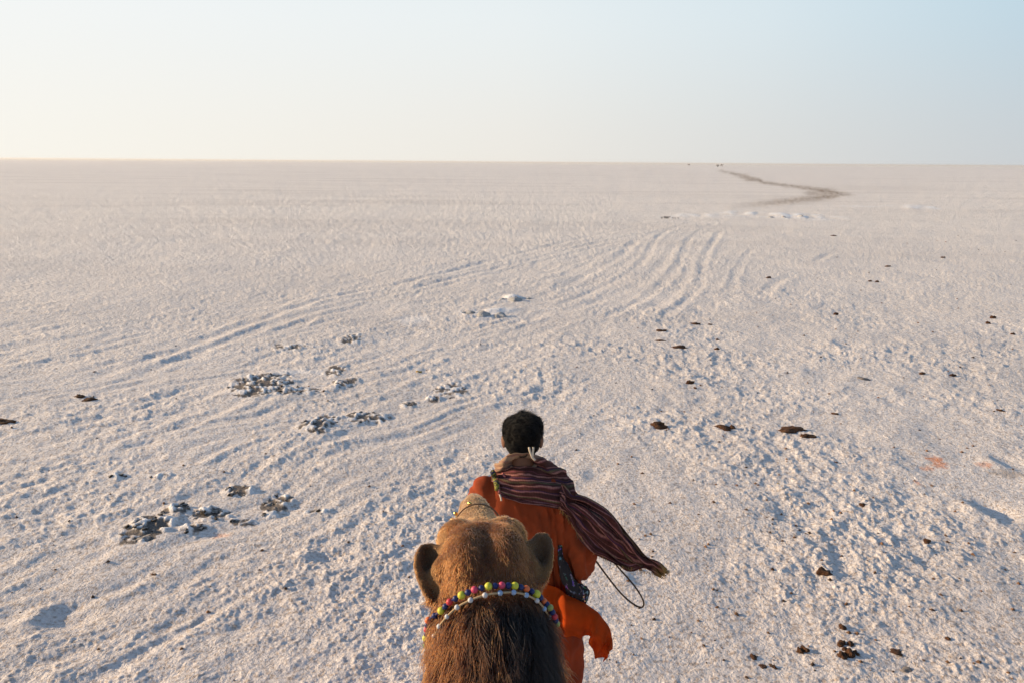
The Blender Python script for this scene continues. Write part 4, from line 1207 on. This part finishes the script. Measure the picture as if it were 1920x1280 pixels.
# the long end streaming out to the right
up_e = [(1052, 905, 2.99), (1072, 923, 2.99), (1102, 932, 2.97), (1145, 959, 2.95), (1178, 1000, 2.93), (1205, 1036, 2.92), (1230, 1051, 2.91), (1251, 1068, 2.90)]
lo_e = [(1050, 950, 2.98), (1066, 972, 2.98), (1088, 1003, 2.97), (1118, 1034, 2.96), (1152, 1056, 2.95), (1185, 1063, 2.94), (1215, 1071, 2.92), (1238, 1079, 2.90)]
rows = []
for f in (0, .25, .5, .75, 1):
    rows.append([at(a[0] + (b_[0] - a[0]) * f, a[1] + (b_[1] - a[1]) * f, a[2] + (b_[2] - a[2]) * f + .02 * math.sin(f * 6.28 + k * .7)) for k, (a, b_) in enumerate(zip(up_e, lo_e))])
se_ = sheet_under('scarf_end', rows, 150, 90, scarf_mat, lambda U, V: .013 * np.sin(V * 22 + 2.6 * np.sin(U * 5)) * (1 - .5 * U) + .018 * gnoise(U * 4, V * 7, 160) + .012 * gnoise(U * 9 + V * 3, V * 15, 161) + .010 * np.sin(U * 13) * V)
se_['gold_tip'] = 1.0
# fringe on the lower edge and tip
fr = []
for k in range(220):
    t = k / 219
    if t < .7:
        e = spline(lo_e, 100)[int(t / .7 * 99)]
        d = Vector((.2, 0, -1))
    else:
        q = (t - .7) / .3; e = np.array(up_e[-1]) * (1 - q) + np.array(lo_e[-1]) * q; d = Vector((1, 0, -.5))
    p = at(e[0] + rng.normal(0, 1), e[1] + rng.normal(0, 1), e[2] + rng.normal(0, .004))
    d = (d + Vector(rng.normal(0, .35, 3))).normalized(); ln = rng.uniform(.008, .024)
    fr.append([p, p + d * ln * .5, p + d * ln + Vector((0, 0, -.002))])
fr = np.array([[list(q) for q in s] for s in fr])
fcol = np.where(rng.random((220, 1)) < .5, np.array([[.45, .22, .05]]), np.array([[.12, .10, .04]]))
fm = bpy.data.materials.new('fringe_thread'); fm.use_nodes = True
at_ = fm.node_tree.nodes.new('ShaderNodeAttribute'); at_.attribute_name = 'strand_color'
fm.node_tree.links.new(at_.outputs['Color'], fm.node_tree.nodes['Principled BSDF'].inputs['Base Color'])
fo = hair_object('fringe', fr, fcol, .0008, .0005, fm, None); fo.parent = scarf; fo.location = -man.location
# knotted tassels
white_m, *_ = material('off_white_cotton', (.62, .52, .40), .9)
pinkm, *_ = material('pink_thread', (.42, .14, .13), .9)
yarn, n, l, b = material('yellow_green_embroidery', rough=.9)
g_ = n.new('ShaderNodeNewGeometry'); l.new(ramp(n, l, noise_tex(n, l, 70, 2, g_.outputs['Position']), [(.42, (.02, .03, .015)), (.5, (.32, .28, .03)), (.58, (.02, .02, .05))]), b.inputs['Base Color'])
def in_scarf(o): o.parent = scarf; o.location = -man.location; return o
for pts in ([(992, 838), (994, 846), (998, 856)], [(1000, 838), (999, 848), (998, 858)], [(996, 850), (999, 857), (1003, 862)]):
    in_scarf(tube('white_tassel', [at(a, b_, 2.985) for a, b_ in pts], .0045, white_m, None, 10))
for pts, m_, rr in (([(939, 880), (943, 888), (947, 893)], pinkm, .0035), ([(932, 897), (935, 910), (936, 922)], pinkm, .0045), ([(937, 926), (939, 932), (940, 938)], white_m, .0035), ([(922, 882), (927, 893), (931, 905), (933, 918)], yarn, .012)):
    in_scarf(tube('tassel', [on_tunic(a, b_, .025) for a, b_ in pts], rr, m_, None, 14))

# bundle hanging under the elbow
bundle_mat, n, l, b = material('embroidered_dark_cloth', rough=.8)
g_ = n.new('ShaderNodeNewGeometry')
vo = n.new('ShaderNodeTexVoronoi'); vo.inputs['Scale'].default_value = 60; l.new(g_.outputs['Position'], vo.inputs['Vector'])
hs = n.new('ShaderNodeHueSaturation'); hs.inputs['Saturation'].default_value = .8; hs.inputs['Value'].default_value = .35; l.new(vo.outputs['Color'], hs.inputs['Color'])
wm = ramp(n, l, noise_tex(n, l, 45, 2, g_.outputs['Position'], .5), [(.56, 0.0), (.62, 1.0)])
l.new(mixrgb(n, l, wm, (.016, .012, .014), hs.outputs[0]), b.inputs['Base Color'])
bun = empty('cloth_bag', at(1082, 1120, 3.0)); 
tag(bun, 'small dark embroidered cloth bag hanging below the man\'s bent elbow', 'bag')
v = Vol()
v.sweep([(*at(1052, 1045, 2.955), .018), (*at(1060, 1075, 2.945), .026), (*at(1072, 1100, 2.94), .034), (*at(1084, 1112, 2.945), .040)], n=30, squash=.9)
v.ellipsoid(at(1086, 1112, 2.95), (.045, .035, .045))
pouch = v.build('pouch', .006, 3, bundle_mat, bun)
wrinkle(pouch.data, .006, lambda V: gnoise(V[:, 0] / .018, V[:, 2] / .10, 130) + .5 * gnoise(V[:, 0] / .01, V[:, 2] / .03, 131))
mir, _, _, bb = material('mirror_bit', (.8, .5, .3), .15); bb.inputs['Metallic'].default_value = 1
pb = bvh_of(pouch.data)
for a, b_ in ((1094, 1118), (1096, 1126), (1090, 1130)):
    d = ray_dir(a, b_); h = pb.ray_cast(CAM, d)
    if h[0] is not None: small_ball('mirror_bit', h[0], .0045, mir, bun, (1, .5, 1))
tube('strap', [at(1054, 1055, 2.950), at(1051, 1038, 2.962), at(1050, 1022, 2.985)], .010, bundle_mat, bun, 20)

# lead rope
rope_mat, n, l, b = material('lead_rope', (.085, .055, .035), .9)
hand_r = WR_ + (WR_ - ER).normalized() * .10
hand_l = WL_ + (WL_ - EL).normalized() * .10
pts = [at(838, 984, 1.75), Vector((-.10, 2.0, 1.35)), Vector((-.07, 2.5, 1.02)), Vector((-.10, 3.0, .95)), hand_l, Vector((.04, MY + .27, .93)), hand_r,
       Vector((.25, MY + .18, 1.08)), at(1086, 1000, 3.17), at(1105, 1032, 3.12), at(1133, 1072, 3.08), at(1165, 1112, 3.04), at(1190, 1133, 3.02), at(1204, 1137, 3.0), at(1206, 1125, 3.0), at(1190, 1098, 3.02), at(1163, 1067, 3.05), at(1146, 1048, 3.08), at(1120, 1020, 3.14), Vector((.26, MY + .16, 1.12)), hand_r + Vector((0, .01, .02)), hand_r + Vector((-.01, .03, -.12))]
rope = tube('lead_rope', pts, .0038, rope_mat, None, 420, 8)
tag(rope, 'thin brown lead rope looping out below the scarf end', 'rope')

# ------------------------------------------------------------------ far camels and cart on the horizon
far_hide, *_ = material('far_camel_hide', (.16, .10, .06), .9)
def far_camel(name, px, Y, label, face):
    g = on_ground(px, 309)
    base_ = Vector((g.x / g.y * Y, Y, 0))
    v = Vol()
    v.ellipsoid((0, 0, 1.45), (.75, .36, .42), sub=2); v.ellipsoid((0, 0, 1.85), (.4, .2, .35), sub=2)
    v.sweep([(.6, 0, 1.45, .25), (1.0, 0, 1.35, .17), (1.25, 0, 1.7, .13), (1.35, 0, 2.05, .11), (1.72, 0, 2.0, .08)], n=24, seg=10)
    for x in (-.55, .5):
        for y in (-.18, .18): v.sweep([(x, y, 1.3, .15), (x + .05, y, .7, .08), (x, y, .05, .07)], n=14, seg=8)
    v.sweep([(-.72, 0, 1.6, .06), (-.85, 0, 1.0, .05)], n=10, seg=8)
    e = empty(name, base_); e.rotation_euler = (0, 0, face)
    o = v.build('body', .05, 2, far_hide); o.parent = e
    tag(e, label, 'camel', 'camels on the horizon')
    return e
far_camel('camel', 1353, 640, 'tiny dark camel on the horizon with a low cart behind it', .1)
far_camel('camel', 1292, 700, 'tiny pale brown camel alone on the horizon left of the cart', 2.9)
g = on_ground(1346, 309); Y = 642
cart = empty('camel_cart', (g.x / g.y * Y, Y, 0)); cart_m, *_ = material('cart_wood', (.20, .15, .11), .8); dark_m, *_ = material('cart_tyre', (.03, .03, .03), .8)
tag(cart, 'tiny flat cart hitched behind the far dark camel', 'cart')
def boxm(name, c0, s, mat, par):
    v_ = [(c0[0] + a * s[0] / 2, c0[1] + b_ * s[1] / 2, c0[2] + c_ * s[2] / 2) for a in (-1, 1) for b_ in (-1, 1) for c_ in (-1, 1)]
    o = mesh_obj(name, v_, [(0, 1, 3, 2), (4, 6, 7, 5), (0, 4, 5, 1), (2, 3, 7, 6), (0, 2, 6, 4), (1, 5, 7, 3)], mat, par, smooth=False)
    m = o.modifiers.new('b', 'BEVEL'); m.width = .02
    return o
boxm('platform', (0, 0, .95), (3.0, 1.7, .16), cart_m, cart)
boxm('load', (-.2, 0, 1.35), (2.0, 1.3, .6), cart_m, cart)
for y in (-.9, .9):
    V, F = [], []
    for q in range(20):
        a = q / 20 * 6.28318
        for dy in (-.09, .09): V.append((.43 * math.cos(a), y + dy, .44 + .43 * math.sin(a)))
    for q in range(20): F.append([2 * q, 2 * ((q + 1) % 20), 2 * ((q + 1) % 20) + 1, 2 * q + 1])
    F.append([2 * q for q in range(20)][::-1]); F.append([2 * q + 1 for q in range(20)])
    mesh_obj('wheel', V, F, dark_m, cart, smooth=False)
for y in (-.5, .5): tube('shaft', [(1.4, y, .95), (2.6, y * .8, 1.1), (3.6, y * .6, 1.3)], .05, cart_m, None, 10).parent = cart

# ------------------------------------------------------------------ dusty air over the flat
hz_mat = bpy.data.materials.new('dusty_air'); hz_mat.use_nodes = True
hn_ = hz_mat.node_tree.nodes; hn_.remove(hn_['Principled BSDF'])
pv = hn_.new('ShaderNodeVolumePrincipled'); pv.inputs['Color'].default_value = (1.0, .97, .94, 1); pv.inputs['Density'].default_value = .00042; pv.inputs['Anisotropy'].default_value = .2
hz_mat.node_tree.links.new(pv.outputs[0], hn_['Material Output'].inputs['Volume'])
bv = [(x, y, z) for x in (-9500, 9500) for y in (-9500, 9500) for z in (-1.2, 3.2)]
hzo = mesh_obj('haze', bv, [(0, 1, 3, 2), (4, 6, 7, 5), (0, 4, 5, 1), (2, 3, 7, 6), (0, 2, 6, 4), (1, 5, 7, 3)], hz_mat, None, False)
tag(hzo, 'thin dusty air over the salt flat', kind='stuff')
